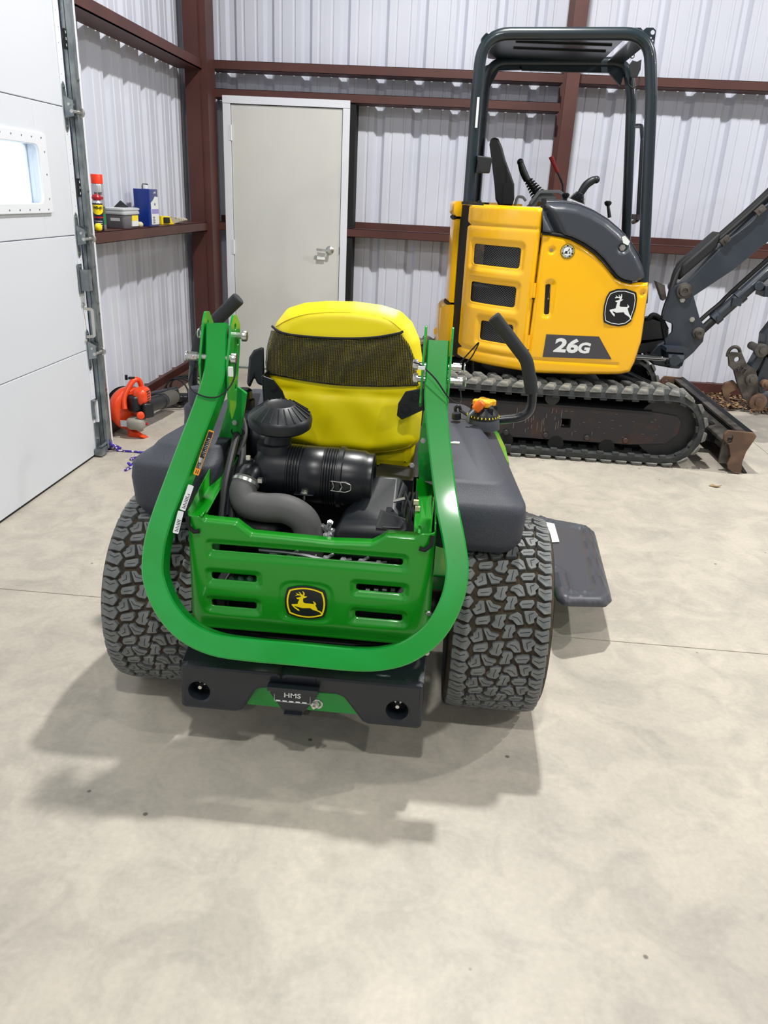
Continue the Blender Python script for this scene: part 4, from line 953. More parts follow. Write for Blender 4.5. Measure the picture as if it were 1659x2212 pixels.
# ================================================================ EXCAVATOR
m_ey = mat('excavator_yellow', (252, 188, 0), 0.24, coat=.6, bump=(40, .015, .001))
m_ehood = mat('charcoal_hood', (58, 62, 70), 0.34, coat=.15, bump=(200, .1, .0008))
m_edark = mat('dark_structure', (26, 28, 31), 0.5)
m_etube = mat('canopy_tube', (28, 40, 46), 0.3, coat=.3)
m_boom = mat('boom_paint', (42, 50, 60), 0.38, coat=.2, noise=(6, (52, 60, 69), .45, .7))
m_track = mat('track_rubber', (50, 54, 55), .8, noise=(20, (66, 68, 66), .4, .65))
m_lug = mat('track_lug_rubber', (96, 97, 93), .85, noise=(26, (136, 134, 126), .4, .65))
m_rustf = mat('worn_frame_steel', (44, 42, 46), .55, noise=(9, (74, 50, 42), .5, .72, 8))
m_rust = mat('rusty_plate', (88, 66, 54), .6, noise=(8, (122, 94, 70), .4, .65, 8))
m_worn = mat('worn_steel', (92, 88, 82), .5, .3, noise=(12, (62, 56, 52), .4, .6))
m_chrome = mat('chrome_rod', (230, 232, 235), .12, 1.0)
m_red = mat('red_lever', (150, 24, 26), .4)
m_grey = mat('console_grey', (128, 132, 132), .5)
m_lgrey = mat('decal_grey', (70, 68, 74), .4)
m_redref = mat('red_reflector', (214, 36, 26), .3)
EXC = root('compact_excavator', (.62, 5.54, 0), 'yellow compact excavator with black canopy standing behind the mower', 'excavator')
YN = 4.9    # near side face of the house

# ---- tracks
TC = [(-.175, .24), (1.405, .24)]; TRr = .205
def track_path(r, n=14):
    (xa, za), (xb, zb) = TC; out = []
    for k in range(n + 1): a = -math.pi / 2 + math.pi * k / n; out.append((xb + r * math.cos(a), zb + r * math.sin(a)))
    m = 16
    for k in range(1, m): t = k / m; out.append((xb + (xa - xb) * t, zb + r - .012 * math.sin(math.pi * t)))
    for k in range(n + 1): a = math.pi / 2 + math.pi * k / n; out.append((xa + r * math.cos(a), za + r * math.sin(a)))
    for k in range(1, m): t = k / m; out.append((xa + (xb - xa) * t, za - r))
    return out
def resample(p, s0, step, N):
    P = np.array(p + [p[0]]); seg = np.linalg.norm(np.diff(P, axis=0), axis=1); cum = np.concatenate([[0], np.cumsum(seg)]); L = cum[-1]; out = []
    for k in range(N):
        s = (s0 + k * L / N) % L; i = min(np.searchsorted(cum, s, 'right') - 1, len(seg) - 1); t = (s - cum[i]) / seg[i]
        out.append((P[i] * (1 - t) + P[i + 1] * t, nrm(P[i + 1] - P[i])))
    return out
def lug_mesh():
    # local: x along travel, y across (0..0.13), z outwards
    mb = MB()
    b = [(-.050, .0), (.022, .0), (.056, .138), (-.006, .138)]
    t = [(-.040, .006), (.008, .006), (.042, .13), (.004, .13)]
    mb.add([(p[0], p[1], -.004) for p in b] + [(p[0], p[1], .019) for p in t], [(3, 2, 1, 0), (4, 5, 6, 7)] + [(i, (i + 1) % 4, 4 + (i + 1) % 4, 4 + i) for i in range(4)])
    return mb
def build_track(y0, y1, lug=None):
    o_ = V3(.62, (y0 + y1) / 2, .24)
    out = track_path(TRr + .016); inn = track_path(TRr - .022); mb = MB(); n = len(out); vs = []
    for (x, z), (xi, zi) in zip(out, inn): vs += [(x, y0 + .01, z), (x, y1 - .01, z), (xi, y1, zi), (xi, y0, zi)]
    mb.add(vs, [(4 * i + j, 4 * i + (j + 1) % 4, 4 * ((i + 1) % n) + (j + 1) % 4, 4 * ((i + 1) % n) + j) for i in range(n) for j in range(4)])
    tr = mb.build('rubber_track', m_track, EXC, org=o_, angle=50)
    # inner drive blocks
    mb = MB()
    for p, t in resample(track_path(TRr - .03), 0, 0, 44):
        N = V3(t[1], 0, -t[0]); mb.obox(V3(p[0], (y0 + y1) / 2, p[1]), .05, .05, .02, V3(t[0], 0, t[1]), (0, 1, 0))
        mb.obox(V3(p[0], y0 + .02, p[1]), .04, .03, .012, V3(t[0], 0, t[1]), (0, 1, 0))
    mb.build('drive_block', m_track, tr, smooth=False, org=o_)['kind'] = 'stuff'
    # bottom lugs squash into the floor line: outer radius is exactly .24
    res = []
    for row in (0, 1):
        for k, (p, t) in enumerate(resample(track_path(TRr + .016), .05 * row + .02, 0, 48)):
            X = V3(t[0], 0, t[1]); N = nrm(V3(t[1], 0, -t[0])); Yv = V3(0, 1, 0)
            if row == 0: X_, Y_, base = -X, Yv, y0 - .006
            else: X_, Y_, base = -X, -Yv, y1 + .006
            if lug is None:
                q = lug_mesh().build('track_lug', m_lug, None, smooth=False); lug = q
                md = q.modifiers.new('b', 'BEVEL'); md.width = .004; md.segments = 1
            else: q = lug.copy(); COL.objects.link(q)
            q.parent = tr
            c = V3(p[0], base, p[1]) + N * .0
            Mx = Matrix(((X_[0], Y_[0], N[0], c[0] - o_[0]), (X_[1], Y_[1], N[1], c[1] - o_[1]), (X_[2], Y_[2], N[2], c[2] - o_[2]), (0, 0, 0, 1)))
            q.matrix_local = Mx; q.parent = tr
    return tr, lug
trN, lg = build_track(4.77, 5.06); trF, _ = build_track(6.02, 6.31, lg)
for y0, y1, nm in ((4.80, 5.03, 0), (6.05, 6.28, 1)):
    yf = y0 if nm == 0 else y1
    # roller frame
    fo = [(-.05, .13), (-.02, .33), (.15, .345), (1.33, .335), (1.46, .32), (1.495, .285), (1.485, .2), (1.42, .135), (1.2, .115), (.0, .11)]
    mb = MB(); mb.plate(roundpoly(fo, .03), (0, (y0 + y1) / 2, 0), (1, 0, 0), (0, 0, 1), y1 - y0 - .05, [rect(.76, .2, .815, .255)], .006)
    mb.build('track_frame', m_rustf, EXC)
    mb = MB(); mb.prism([(-.02, y0 + .01, .34), (1.3, y0 + .01, .33), (1.3, y0 + .12, .36), (-.02, y0 + .12, .37)], (0, 0, .01)); mb.build('frame_top', m_edark, EXC, smooth=False)
    for x, z in TC:
        mb = MB(); mb.lathe([(.05, -.08), (.19, -.08), (.19, -.05), (.165, -.045), (.165, .045), (.19, .05), (.19, .08), (.05, .08)], (x, (y0 + y1) / 2, z), (0, 1, 0), 36); mb.build('idler_wheel', m_edark, EXC)
    for x in (.1, .42, .74, 1.06):
        mb = MB(); mb.cyl((x, y0 + .02, .09), (x, y1 - .02, .09), .05); mb.build('track_roller', m_black, EXC)  # rollers blackened to match the shade below the frame
    mb = MB(); mb.cyl((.68, y0 + .0, .388), (.68, y1, .388), .035); mb.lathe([(.03, 0), (.045, .004), (.045, .02)], (.68, y0 - .002, .388), (0, 1, 0), 20); mb.build('top_roller', m_edark, EXC)
    if nm == 0:
        for x in (.42, .67, .93, 1.17):
            mb = MB(); mb.lathe([(.02, 0), (.02, .006), (.014, .012)], (x, y0 + .024, .142), (0, -1, 0), 12); mb.build('frame_bolt', m_rustf, EXC)
        # silver scratches rubbed through the paint
        random.seed(8); mb = MB()
        for q in range(30):
            x = random.gauss(.55, .16); z = random.uniform(.15, .31); L = random.uniform(.01, .05)
            mb.box((x, y0 + .0225, z), (x + .0026, y0 + .0245, min(z + L, .325)))
        for q in range(26):
            x = random.uniform(.75, 1.36); z = random.uniform(.16, .31); mb.box((x, y0 + .0225, z), (x + random.uniform(.004, .02), y0 + .0245, z + .002))
        mb.build('scratches', mat('bare_scratch', (132, 128, 122), .4), EXC, smooth=False)['kind'] = 'stuff'
mb = MB(); mb.box((.2, 5.04, .25), (1.05, 6.05, .42)); mb.box((.0, 5.03, .2), (1.3, 6.05, .32)); mb.cyl((.62, 5.54, .4), (.62, 5.54, .54), .36, n=40)
mb.build('undercarriage', m_edark, EXC, bevel=.006)

# ---- blade
BX = 1.86
mb = MB()
def bprof(dx=0, s=1): return [(BX + .05, 0.0), (BX - .01, .06), (BX - .03, .14), (BX - .02, .22), (BX + .03, .275), (BX + .05, .265), (BX + .0, .2), (BX - .01, .14), (BX + .01, .07), (BX + .07, .0)]
mb.prism([(x, 4.76, z + .004) for x, z in bprof()], (0, 1.56, 0)); mb.build('blade_plate', m_edark, EXC, smooth=False)
for y in (4.745, 6.32):
    mb = MB(); bo2 = [(1.79, .06), (1.80, .11), (1.775, .18), (1.735, .215), (1.73, .25), (1.75, .275), (1.83, .272), (1.905, .27), (1.925, .25), (1.91, .21), (1.885, .15), (1.875, .08), (1.885, .004), (1.84, .006), (1.80, .03)]
    mb.plate(roundpoly(bo2, .012), (0, y, 0), (1, 0, 0), (0, 0, 1), .02, [roundpoly(rect(1.757, .195, 1.787, .247), .014)], .003); mb.build('blade_end_plate', m_rust, EXC)
mb = MB(); mb.box((BX - .035, 4.76, .245), (BX + .05, 6.3, .262)); mb.box((BX - .11, 4.78, .05), (BX - .02, 4.8, .22)); mb.prism([(BX - .10, 4.76, .19), (BX - .02, 4.76, .22), (BX - .02, 4.76, .20), (BX - .10, 4.76, .17)], (0, 1.54, 0)); mb.build('blade_top_rail', m_worn, EXC, bevel=.003, smooth=False)
for y in (5.14, 5.86):
    mb = MB(); mb.prism([(1.0, y, .36), (1.25, y, .42), (BX - .03, y, .2), (BX - .03, y, .08), (1.2, y, .22)], (0, .07, 0)); mb.build('blade_arm', m_edark, EXC, bevel=.006, smooth=False)
mb = MB(); mb.cyl((1.2, 5.54, .42), (1.75, 5.54, .2), .045); mb.build('blade_cylinder', m_edark, EXC)

# ---- house: corner door (curved in plan)
plan = smooth([(.494, 4.895), (.35, 4.968), (.205, 5.075), (.105, 5.2), (.05, 5.34)], 8)
PL = np.array(plan); seg = np.linalg.norm(np.diff(PL, axis=0), axis=1); cumu = np.concatenate([[0], np.cumsum(seg)]); LD = cumu[-1]
def plan_pt(s):
    i = np.clip(np.searchsorted(cumu, s, 'right') - 1, 0, len(seg) - 1); t = (s - cumu[i]) / seg[i]
    P = PL[i] * (1 - t)[:, None] + PL[i + 1] * t[:, None]; T = (PL[i + 1] - PL[i]) / seg[i][:, None]; return P, np.stack([T[:, 1], -T[:, 0]], 1)
def door_s(px, py):   # invert: image point to (s, z) on the curved door
    best = None
    d = _ray(px, py)
    for k in range(200):
        s = np.array([LD * k / 199]); P, _ = plan_pt(s); e = abs(P[0][0] / P[0][1] - d[0] / d[1])
        if best is None or e < best[0]: best = (e, s[0], (CAM + d * (P[0][1] / d[1]))[2])
    return best[1], best[2]
dq = [door_s(*p) for p in ((1131, 803), (1169, 450), (1019, 441), (979, 752))]
dout = [(.004, dq[0][1]), (.004, dq[1][1]), (dq[2][0], dq[2][1] - .0), (LD - .004, 1.43), (LD - .004, dq[3][1])]
dout = [(.004, .525), (.004, 1.478), (LD - .02, 1.478), (LD - .004, 1.46), (LD - .004, .525)]
wins = []
for (tl, tr2, br, bl2) in (((1023, 527), (1125, 534), (1121, 579), (1019, 571)), ((1016, 610), (1115, 617), (1111, 662), (1013, 653)), ((1037, 694), (1108, 700), (1104, 742), (1034, 736))):
    q = [door_s(*p) for p in (tl, tr2, br, bl2)]; s0 = (q[1][0] + q[2][0]) / 2; s1 = (q[0][0] + q[3][0]) / 2; z1 = (q[0][1] + q[1][1]) / 2; z0 = (q[2][1] + q[3][1]) / 2
    wins.append((s0, z0, s1, z1))
holes = [roundpoly(rect(a, b, c, d), .02, 4) for a, b, c, d in wins]
dout_r = roundpoly(dout, [.01, .02, .03, .02, .01])
uv, fs, dd = sheet(dout_r, holes, .008)
dep = np.zeros(len(uv))
for a, b, c, d in wins:
    q = rr_dist(uv[:, 0], uv[:, 1], a, b, c, d); dep = np.maximum(dep, .012 * (1 - sstep(q, .012, .04)))
zz = uv[:, 1]
dep += .008 * (sstep(zz, 1.345, 1.365) - 1) * 0
dep += .007 * sstep(1.36 - zz, 0, .02) * sstep(zz - .63, 0, .02) * 0
dep = dep + np.where(True, .006 * np.exp(-((zz - .60) / .012) ** 2) + .005 * np.exp(-((zz - 1.36) / .01) ** 2), 0)
edge = .018; t = np.clip(dd / edge, 0, 1); dep += .02 * (1 - (1 - (1 - t) ** 2))
P, Nn = plan_pt(uv[:, 0])
Nn = -Nn if (Nn[0] @ (np.array([.62, 5.54]) - P[0])) > 0 else Nn
mb = MB(); mb.add([(p[0] - n_[0] * q, p[1] - n_[1] * q, z) for p, n_, q, z in zip(P, Nn, dep, zz)], fs); mb.build('engine_door', m_ey, EXC, solid=.004, angle=60)
# black expanded-metal screens behind the windows
def meshmat():
    m = bpy.data.materials.new('expanded_metal'); m.use_nodes = True; nt = m.node_tree; b = nt.nodes['Principled BSDF']; b.inputs['Roughness'].default_value = .5; b.inputs['Base Color'].default_value = (.07, .074, .078, 1)
    N = nt.nodes.new; L = nt.links.new; uvn_ = N('ShaderNodeUVMap'); sp = N('ShaderNodeSeparateXYZ'); L(uvn_.outputs[0], sp.inputs[0])
    def line(sign):
        a = N('ShaderNodeMath'); a.operation = 'MULTIPLY'; a.inputs[1].default_value = sign * 1.0; L(sp.outputs[1], a.inputs[0])
        s_ = N('ShaderNodeMath'); s_.operation = 'ADD'; L(sp.outputs[0], s_.inputs[0]); L(a.outputs[0], s_.inputs[1])
        f = N('ShaderNodeMath'); f.operation = 'PINGPONG'; f.inputs[1].default_value = .5; L(s_.outputs[0], f.inputs[0])
        g = N('ShaderNodeMath'); g.operation = 'LESS_THAN'; g.inputs[1].default_value = .14; L(f.outputs[0], g.inputs[0]); return g
    l1, l2 = line(1), line(-1); mx = N('ShaderNodeMath'); mx.operation = 'MAXIMUM'; L(l1.outputs[0], mx.inputs[0]); L(l2.outputs[0], mx.inputs[1])
    t_ = N('ShaderNodeBsdfTransparent'); ms = N('ShaderNodeMixShader'); L(mx.outputs[0], ms.inputs[0]); L(t_.outputs[0], ms.inputs[1]); L(b.outputs[0], ms.inputs[2]); L(ms.outputs[0], nt.nodes['Material Output'].inputs[0]); return m
m_mesh = meshmat()
for a, b, c, d in wins:
    n = 14; ss = np.linspace(a - .02, c + .02, n); P_, N_ = plan_pt(ss); N_ = N_ if (N_[0] @ (np.array([.62, 5.54]) - P_[0])) < 0 else -N_
    vs = [(p[0] - q[0] * .02, p[1] - q[1] * .02, z) for z in (b - .02, d + .02) for p, q in zip(P_, N_)]
    mb = MB(); mb.add(vs, [(i, i + 1, n + i + 1, n + i) for i in range(n - 1)]); o = mb.build('window_screen', m_mesh, EXC, smooth=False)
    me = o.data; uvl = me.uv_layers.new(name='UVMap')
    for lp in me.loops:
        vi = lp.vertex_index; uvl.data[lp.index].uv = (ss[vi % n] / .02, (b - .02 if vi < n else d + .02) / .0145)
mb = MB()   # radiator and bits seen through the screens
mb.cyl((.2, 5.15, 1.27), (.42, 5.03, 1.265), .022, mi=1); mb.box((.41, 5.0, .9), (.44, 5.1, 1.3), 0)
mb.cyl((.2, 5.13, .62), (.42, 5.0, .62), .02, mi=2)
mb.build('engine_parts', [m_edark, m_worn, m_alu], EXC)
# side panel
def sp_(x, y): p = at(x, y, YN); return (p[0], p[2])
panel_px = [(1133, 806), (1171, 506), (1190, 506), (1210, 510), (1235, 517), (1262, 532), (1285, 549), (1303, 567), (1318, 585), (1330, 599), (1345, 607), (1365, 611), (1403, 610), (1404, 625), (1388, 740), (1373, 785), (1362, 806), (1340, 810), (1250, 810)]
sout = roundpoly([sp_(*p) for p in panel_px], .012, 3)
hx0, hz0 = sp_(1188, 616); hx1, hz1 = sp_(1180, 676)
hole = roundpoly([(sp_(1190, 614)), (sp_(1179, 614)), (sp_(1175, 680)), (sp_(1186, 680))][::-1], .012, 4)
uv, fs, dd = sheet(sout, [hole], .009)
u, v = uv[:, 0], uv[:, 1]
dep = np.zeros(len(u)); t = np.clip(dd / .02, 0, 1); dep += .018 * (1 - (1 - (1 - t) ** 2))
hc = ((hx0 + hx1) / 2, (hz0 + hz1) / 2); q = rr_dist(u, v, hc[0] - .004, hc[1] - .085, hc[0] + .006, hc[1] + .085); dep = np.maximum(dep, .008 * (1 - sstep(q, .018, .03)))
for px, py in ((1192, 541), (1389, 634)):
    cx_, cz_ = sp_(px, py); dep = np.maximum(dep, .014 * (1 - sstep(np.hypot(u - cx_, v - cz_), .008, .024)))
zl = sp_(1250, 783)[1]; dep += .006 * np.exp(-((v - zl) / .008) ** 2) * (u < 1.07)
bendx = .9; yoff = .35 * np.clip(u - 1.02, 0, 1) ** 1.3
mb = MB(); mb.add(np.stack([u, YN + dep + yoff * .6, v], 1), fs); mb.build('side_panel', m_ey, EXC, solid=.004, angle=60)
for px, py in ((1192, 541), (1389, 634)):
    cx_, cz_ = sp_(px, py); mb = MB(); mb.bolt((cx_, YN + .018 + (.02 if cx_ > 1 else 0), cz_), (0, -1, 0), .008, .008); mb.build('panel_bolt', m_zinc, EXC)
mb = MB(); mb.box((hc[0] - .03, YN + .02, hc[1] - .12), (hc[0] + .03, YN + .024, hc[1] + .12), 1); mb.cyl((hc[0] + .003, YN + .012, hc[1] + .0), (hc[0] + .006, YN + .012, hc[1] + .085), .004); mb.sphere((hc[0] + .002, YN + .01, hc[1] + .0), .008); mb.build('panel_handle', [m_worn, m_edark], EXC)
for py in (628, 740):
    a = at(1154 if py < 700 else 1141, py, 4.885); mb = MB(); mb.cyl(a - V3(0, 0, .045), a + V3(0, 0, .045), .008); mb.box((a[0] - .022, a[1] - .002, a[2] - .045), (a[0], a[1] + .004, a[2] + .045)); mb.cyl(a + V3(0, -.003, -.05), a + V3(0, -.003, -.04), .009, mi=1); mb.build('panel_hinge', [m_ey, m_edark], EXC)
# badge, number plate, round sticker
ca = at(1338, 664, YN - .004); U_ = nrm(V3(1, .06, 0)); Vv_ = nrm(V3(.09, 0, 1))
mb = MB()
ybx = YN + .35 * .6 * max(ca[0] - 1.02, 0) ** 1.3 - .002
bpx = [(1316, 630), (1333, 624), (1352, 624), (1374, 631), (1376, 645), (1373, 665), (1363, 694), (1352, 702), (1336, 705), (1318, 702), (1304, 696), (1302, 680), (1304, 660), (1309, 642)]
def on_panel(px, py, off=.0):
    p = at(px, py, YN); y_ = YN + .6 * .35 * max(p[0] - 1.02, 0) ** 1.3 - off; return at(px, py, y_)
def deer_zoom(x, y): return (1160 + x / 6.381, 500 + y / 6.381)
DW = [(1075,962),(1095,975),(1108,975),(1095,1005),(1082,1060),(1020,1072),(998,1080),(1000,1095),(1030,1135),(1062,1172),(1070,1155),(1070,1142),(1045,1115),(1038,1095),(1060,1105),(1090,1118),(1195,1112),(1205,1135),(1240,1160),(1265,1175),(1285,1212),(1298,1210),(1285,1165),(1265,1130),(1245,1060),(1262,1050),(1268,1035),(1260,1020),(1243,1000),(1248,1025),(1240,1040),(1150,1038),(1135,1025),(1145,965),(1165,955),(1188,935),(1160,938),(1172,900),(1170,862),(1160,865),(1158,890),(1148,898),(1138,890),(1130,868),(1126,880),(1135,905),(1110,900),(1085,878),(1092,900),(1072,912),(1075,920),(1105,912),(1130,918),(1145,930),(1120,948),(1095,950)]
c0 = on_panel(1338, 664, .0015)
def loc2(pxy, O=c0): p = on_panel(*pxy); return (float(np.dot(p - O, U_)), p[2] - O[2])
mb = MB(); bo_ = roundpoly([loc2(p) for p in bpx], .012, 4); ctr = np.mean(np.array(bo_), 0); sc = lambda k: [tuple(ctr + (np.array(p) - ctr) * k) for p in bo_]
mb.plate(bo_, c0, U_, (0, 0, 1), .002); mb.plate(sc(.9), c0 - V3(0, .0013, 0), U_, (0, 0, 1), .0006, [sc(.865)], mi=1)
mb.plate([loc2(deer_zoom(*p)) for p in DW], c0 - V3(0, .0015, 0), U_, (0, 0, 1), .0008, mi=1); mb.build('badge', [m_dblack, m_dwhite], EXC, smooth=False)
c1 = on_panel(1230, 749, .0015)
mb = MB(); U1 = V3(1, 0, 0); l1 = lambda p: (at(*p, YN)[0] - c1[0], at(*p, YN)[2] - c1[2])
mb.plate([l1(p) for p in ((1180, 722), (1294, 727), (1321, 776), (1172, 771))], c1, U1, (0, 0, 1), .002)
mb.build('model_plate', m_lgrey, EXC, smooth=False)
tc_ = on_panel(1235, 749, .003)
mb = MB(); mb.text('26', tc_ + V3(-.035, 0, .0), U1, (0, 0, 1), .112, .001, .0045, sx=1.32, mi=0, shear=.1); mb.text('G', tc_ + V3(.073, 0, -.006), U1, (0, 0, 1), .085, .001, .004, sx=1.2, shear=.1)
mb.build('model_number', m_dwhite, EXC, smooth=False)
mb = MB(); mb.text('26', tc_ + V3(-.035, .0008, .0), U1, (0, 0, 1), .112, .0005, .0065, sx=1.25, shear=.1); mb.text('G', tc_ + V3(.073, .0008, -.006), U1, (0, 0, 1), .085, .0005, .007, sx=1.2, shear=.1); mb.build('number_outline', m_dblack, EXC, smooth=False)
cs_ = on_panel(1226, 543, .0015); rS = .042
mb = MB(); mb.lathe([(rS, 0), (rS, .001)], cs_, (0, -1, 0), 32, 0); mb.lathe([(rS * .93, 0), (rS * .93, .0014)], cs_, (0, -1, 0), 32, 1); mb.lathe([(rS * .88, 0), (rS * .88, .0018)], cs_, (0, -1, 0), 32, 0); mb.lathe([(rS * .6, 0), (rS * .6, .0022)], cs_, (0, -1, 0), 32, 2)
def ring_text(s, a0, a1, flip, size):
    for i, ch in enumerate(s):
        if ch == ' ': continue
        a = R_(a0 + (a1 - a0) * i / (len(s) - 1)); rr_ = rS * .74; U = V3(math.sin(a), 0, -math.cos(a)); Vv = V3(math.cos(a), 0, math.sin(a))
        if flip: U, Vv = -U, -Vv
        mb.text(ch, cs_ + V3(math.cos(a) * rr_, -.0021, math.sin(a) * rr_), U, Vv, size, .0004, .0003, 2)
ring_text('MACHINE SHED USA', 188, -8, False, .0098); ring_text('CRESCENT, OK', 215, 325, True, .0098)
e = lambda x, z: cs_ + V3(x * rS, -.0026, z * rS)
for pl in ([(-.45, -.3), (.05, -.3), (.05, -.2), (-.45, -.2)], [(-.38, -.18), (-.02, -.18), (-.04, .04), (-.3, .04)], [(-.04, -.05), (.02, -.05), (.25, .32), (.2, .4), (.14, .34)], [(.2, .4), (.26, .38), (.36, -.1), (.3, -.12)], [(.16, -.12), (.4, -.12), (.42, -.28), (.2, -.28)]):
    mb.prism([e(*p) for p in pl], (0, -.0004, 0), 0)
mb.build('round_sticker', [m_dblack, m_dyel, m_dwhite], EXC, smooth=False)

# charcoal hood over the side panel
outer = [(1172, 440), (1185, 437), (1222, 438), (1252, 443), (1285, 456), (1315, 474), (1342, 497), (1366, 525), (1383, 552), (1395, 578), (1400, 602), (1394, 606)]
inner = [(1366, 607), (1347, 603), (1333, 594), (1320, 578), (1304, 558), (1284, 539), (1262, 524), (1235, 511), (1208, 504), (1172, 500)]
op = [at(*p, 4.90) for p in outer]; ip = [at(*p, 4.90) for p in inner]
mb = MB(); ho_ = [(p[0], p[2]) for p in op + ip]
ho_ = roundpoly(ho_, .006, 2)
uv, fs, dd = sheet(ho_, [], .009)
t = np.clip(dd / .045, 0, 1); dep = .04 * (1 - (1 - (1 - t) ** 2))
# keep the lower edge crisp: only round along the outer arc
_, _, _i = closest(uv, ho_); do = closest(uv, [(p[0], p[2]) for p in op] + [(.9, .9)])[0]
t = np.clip(do / .05, 0, 1); dep = .05 * (1 - (1 - (1 - t) ** 2))
hb = at(1345, 535, 4.9); dep = dep + .03 * (1 - sstep(np.hypot(uv[:, 0] - hb[0], uv[:, 1] - hb[2]), .01, .038))
mb.add(np.stack([uv[:, 0], 4.885 + dep + .2 * np.clip(uv[:, 0] - 1.02, 0, 1) ** 1.3, uv[:, 1]], 1), fs)
mb.build('hood_cover', m_ehood, EXC, solid=.004, angle=60)
mb = MB()   # top skin of the hood running inwards
top = [p + V3(0, .035, 0) for p in op]; vs = []
for p in top: vs += [tuple(p), (p[0], 5.12, p[2] + .012), (p[0], 5.3, p[2] - .02)]
n = len(top); mb.add(vs, [(3 * i + j, 3 * i + j + 1, 3 * (i + 1) + j + 1, 3 * (i + 1) + j) for i in range(n - 1) for j in range(2)]); mb.build('hood_top', m_ehood, EXC, solid=.004, angle=50)
mb = MB(); mb.bolt((hb[0], 4.905, hb[2]), (0, -1, 0), .013, .008); mb.build('hood_bolt', m_zinc, EXC)
mb = MB(); mb.prism([at(*p, 4.895) for p in ((1343, 512), (1350, 509), (1361, 522), (1356, 530), (1346, 525))], (0, -.003, 0)); mb.build('hood_sticker', m_dwhite, EXC, smooth=False)
mb = MB(); mb.box((1.03, 4.9, 1.11), (1.1, 4.91, 1.125)); mb.tube([p + V3(0, .005, -.008) for p in smooth([at(*q, 4.9) for q in inner[::-1]], 3)], .010, 6); mb.build('hood_seal', m_rubber, EXC)
# inner body
mb = MB(); core = [(1.1, 5.06), (.52, 5.0), (.3, 5.09), (.17, 5.22), (.12, 5.45), (.12, 5.8), (.4, 6.1), (1.1, 6.1)]
mb.prism([(x, y, .53) for x, y in core], (0, 0, .45)); mb.prism([(x, y, .98) for x, y in [(.5, 5.1), (.28, 5.2), (.2, 5.45), (.3, 5.9), (.52, 5.95)]], (0, 0, .46)); mb.build('house_core', m_black, EXC, smooth=False)
mb = MB(); mb.prism([(x, y, .98) for x, y in [(.5, 5.3), (1.15, 5.3), (1.15, 6.1), (.5, 6.1)]], (0, 0, .03)); mb.build('cab_floor', m_edark, EXC, smooth=False)
mb = MB(); mb.box((.5, 4.945, .53), (1.1, 5.05, 1.04)); mb.build('panel_backing', m_black, EXC, smooth=False)
mb = MB(); mb.tube([(.497, 4.925, .53), (.497, 4.925, 1.5)], .009, 6); mb.tube([(.5, 4.93, 1.34), (.5, 4.93, 1.53)], .016, 6); mb.build('door_seal', m_rubber, EXC)
# far side cladding
mb = MB(); mb.prism([(.3, 6.16, .53), (1.15, 6.16, .53), (1.18, 6.16, 1.05), (.5, 6.16, 1.4), (.3, 6.16, 1.45)], (0, .02, 0)); mb.build('far_side_panel', m_ey, EXC, bevel=.005, smooth=False)
# counterweight and rear covers
def arc_shell(name, r, z0, z1, a0, a1, m, bul=.02, th=.05):
    n = 26; rings = []
    for k in range(n + 1):
        a = R_(a0 + (a1 - a0) * k / n); c, s = math.cos(a), math.sin(a)
        ring = [(r - bul, z0), (r, z0 + bul), (r, z1 - bul), (r - bul * .6, z1 - bul * .15), (r - bul * 1.6, z1), (r - th, z1), (r - th, z0)]
        rings.append([(.62 + q * c, 5.54 + q * s, z) for q, z in ring])
    mb = MB(); mb.loft(rings); return mb.build(name, m, EXC, angle=50)
arc_shell('counterweight', .705, .5, .845, 197, 110, m_ey, .025, .12)
arc_shell('rear_cover', .655, .86, 1.385, 196, 110, m_ey, .012, .05)
arc_shell('rear_cap', .668, 1.40, 1.492, 197, 110, m_ey, .02, .2)
arc_shell('rear_backing', .615, .52, 1.47, 212, 150, m_black, .0, .03)  # black shell added so the gap beside the door reads dark
mb = MB()
for z in (.852, 1.392):
    mb.tube([(.62 + .652 * math.cos(R_(a)), 5.54 + .652 * math.sin(R_(a)), z) for a in range(196, 110, -6)], .01, 6)
mb.tube(smooth([(.045, 5.36, .84), (.04, 5.37, 1.36), (.05, 5.37, 1.39), (.08, 5.34, 1.4), (.1, 5.3, 1.47)], 4), .016, 6); mb.build('rear_seal', m_rubber, EXC)
mb = MB(); q = [at(*p, 5.42) for p in ((980, 585), (984, 585), (981, 638), (975, 640), (975, 622))]; mb.prism(q, (0, -.004, 0)); mb.build('reflector', m_redref, EXC, smooth=False)
mb = MB(); a = at(945, 716, 5.45); mb.lathe([(.004, 0), (.02, .002), (.028, .01)], a, (-.7, -.7, 0), 16); mb.build('tie_recess', m_ey, EXC)

# ---- canopy
tr_r = .0325
def hoop(pp, Y, name):
    P = [at(x, y, Y) for x, y in pp]; mb = MB(); mb.tube(fillet(P, [0, .1, .16, .16, .1, 0] if len(P) == 6 else .16, 9), tr_r, 18); return mb.build(name, m_etube, EXC, angle=60)
hoop([(1012, 436), (1029, 215), (1042, 73), (1404, 73), (1407, 210), (1387, 655)], 4.96, 'canopy_hoop')
hoop([(1028, 436), (1044, 230), (1054, 135), (1356, 135), (1364, 215), (1352, 520)], 5.74, 'canopy_hoop')
zt = 2.365
mb = MB()
nr = at(1066, 85, 4.96)[0]; xr = 1.0
rp_ = [(.1, 2.20), (.13, 2.30), (.2, 2.352), (.32, 2.364), (.90, 2.364), (.97, 2.34), (1.0, 2.28)]
mb = MB(); rr2 = roundpoly(rect(.12, 4.97, .98, 5.76), .05)
hl = [roundpoly(rect(.26, 5.12, .80, 5.135), .006), roundpoly(rect(.26, 5.32, .80, 5.335), .006), rect(.835, 5.0, .875, 5.74)]
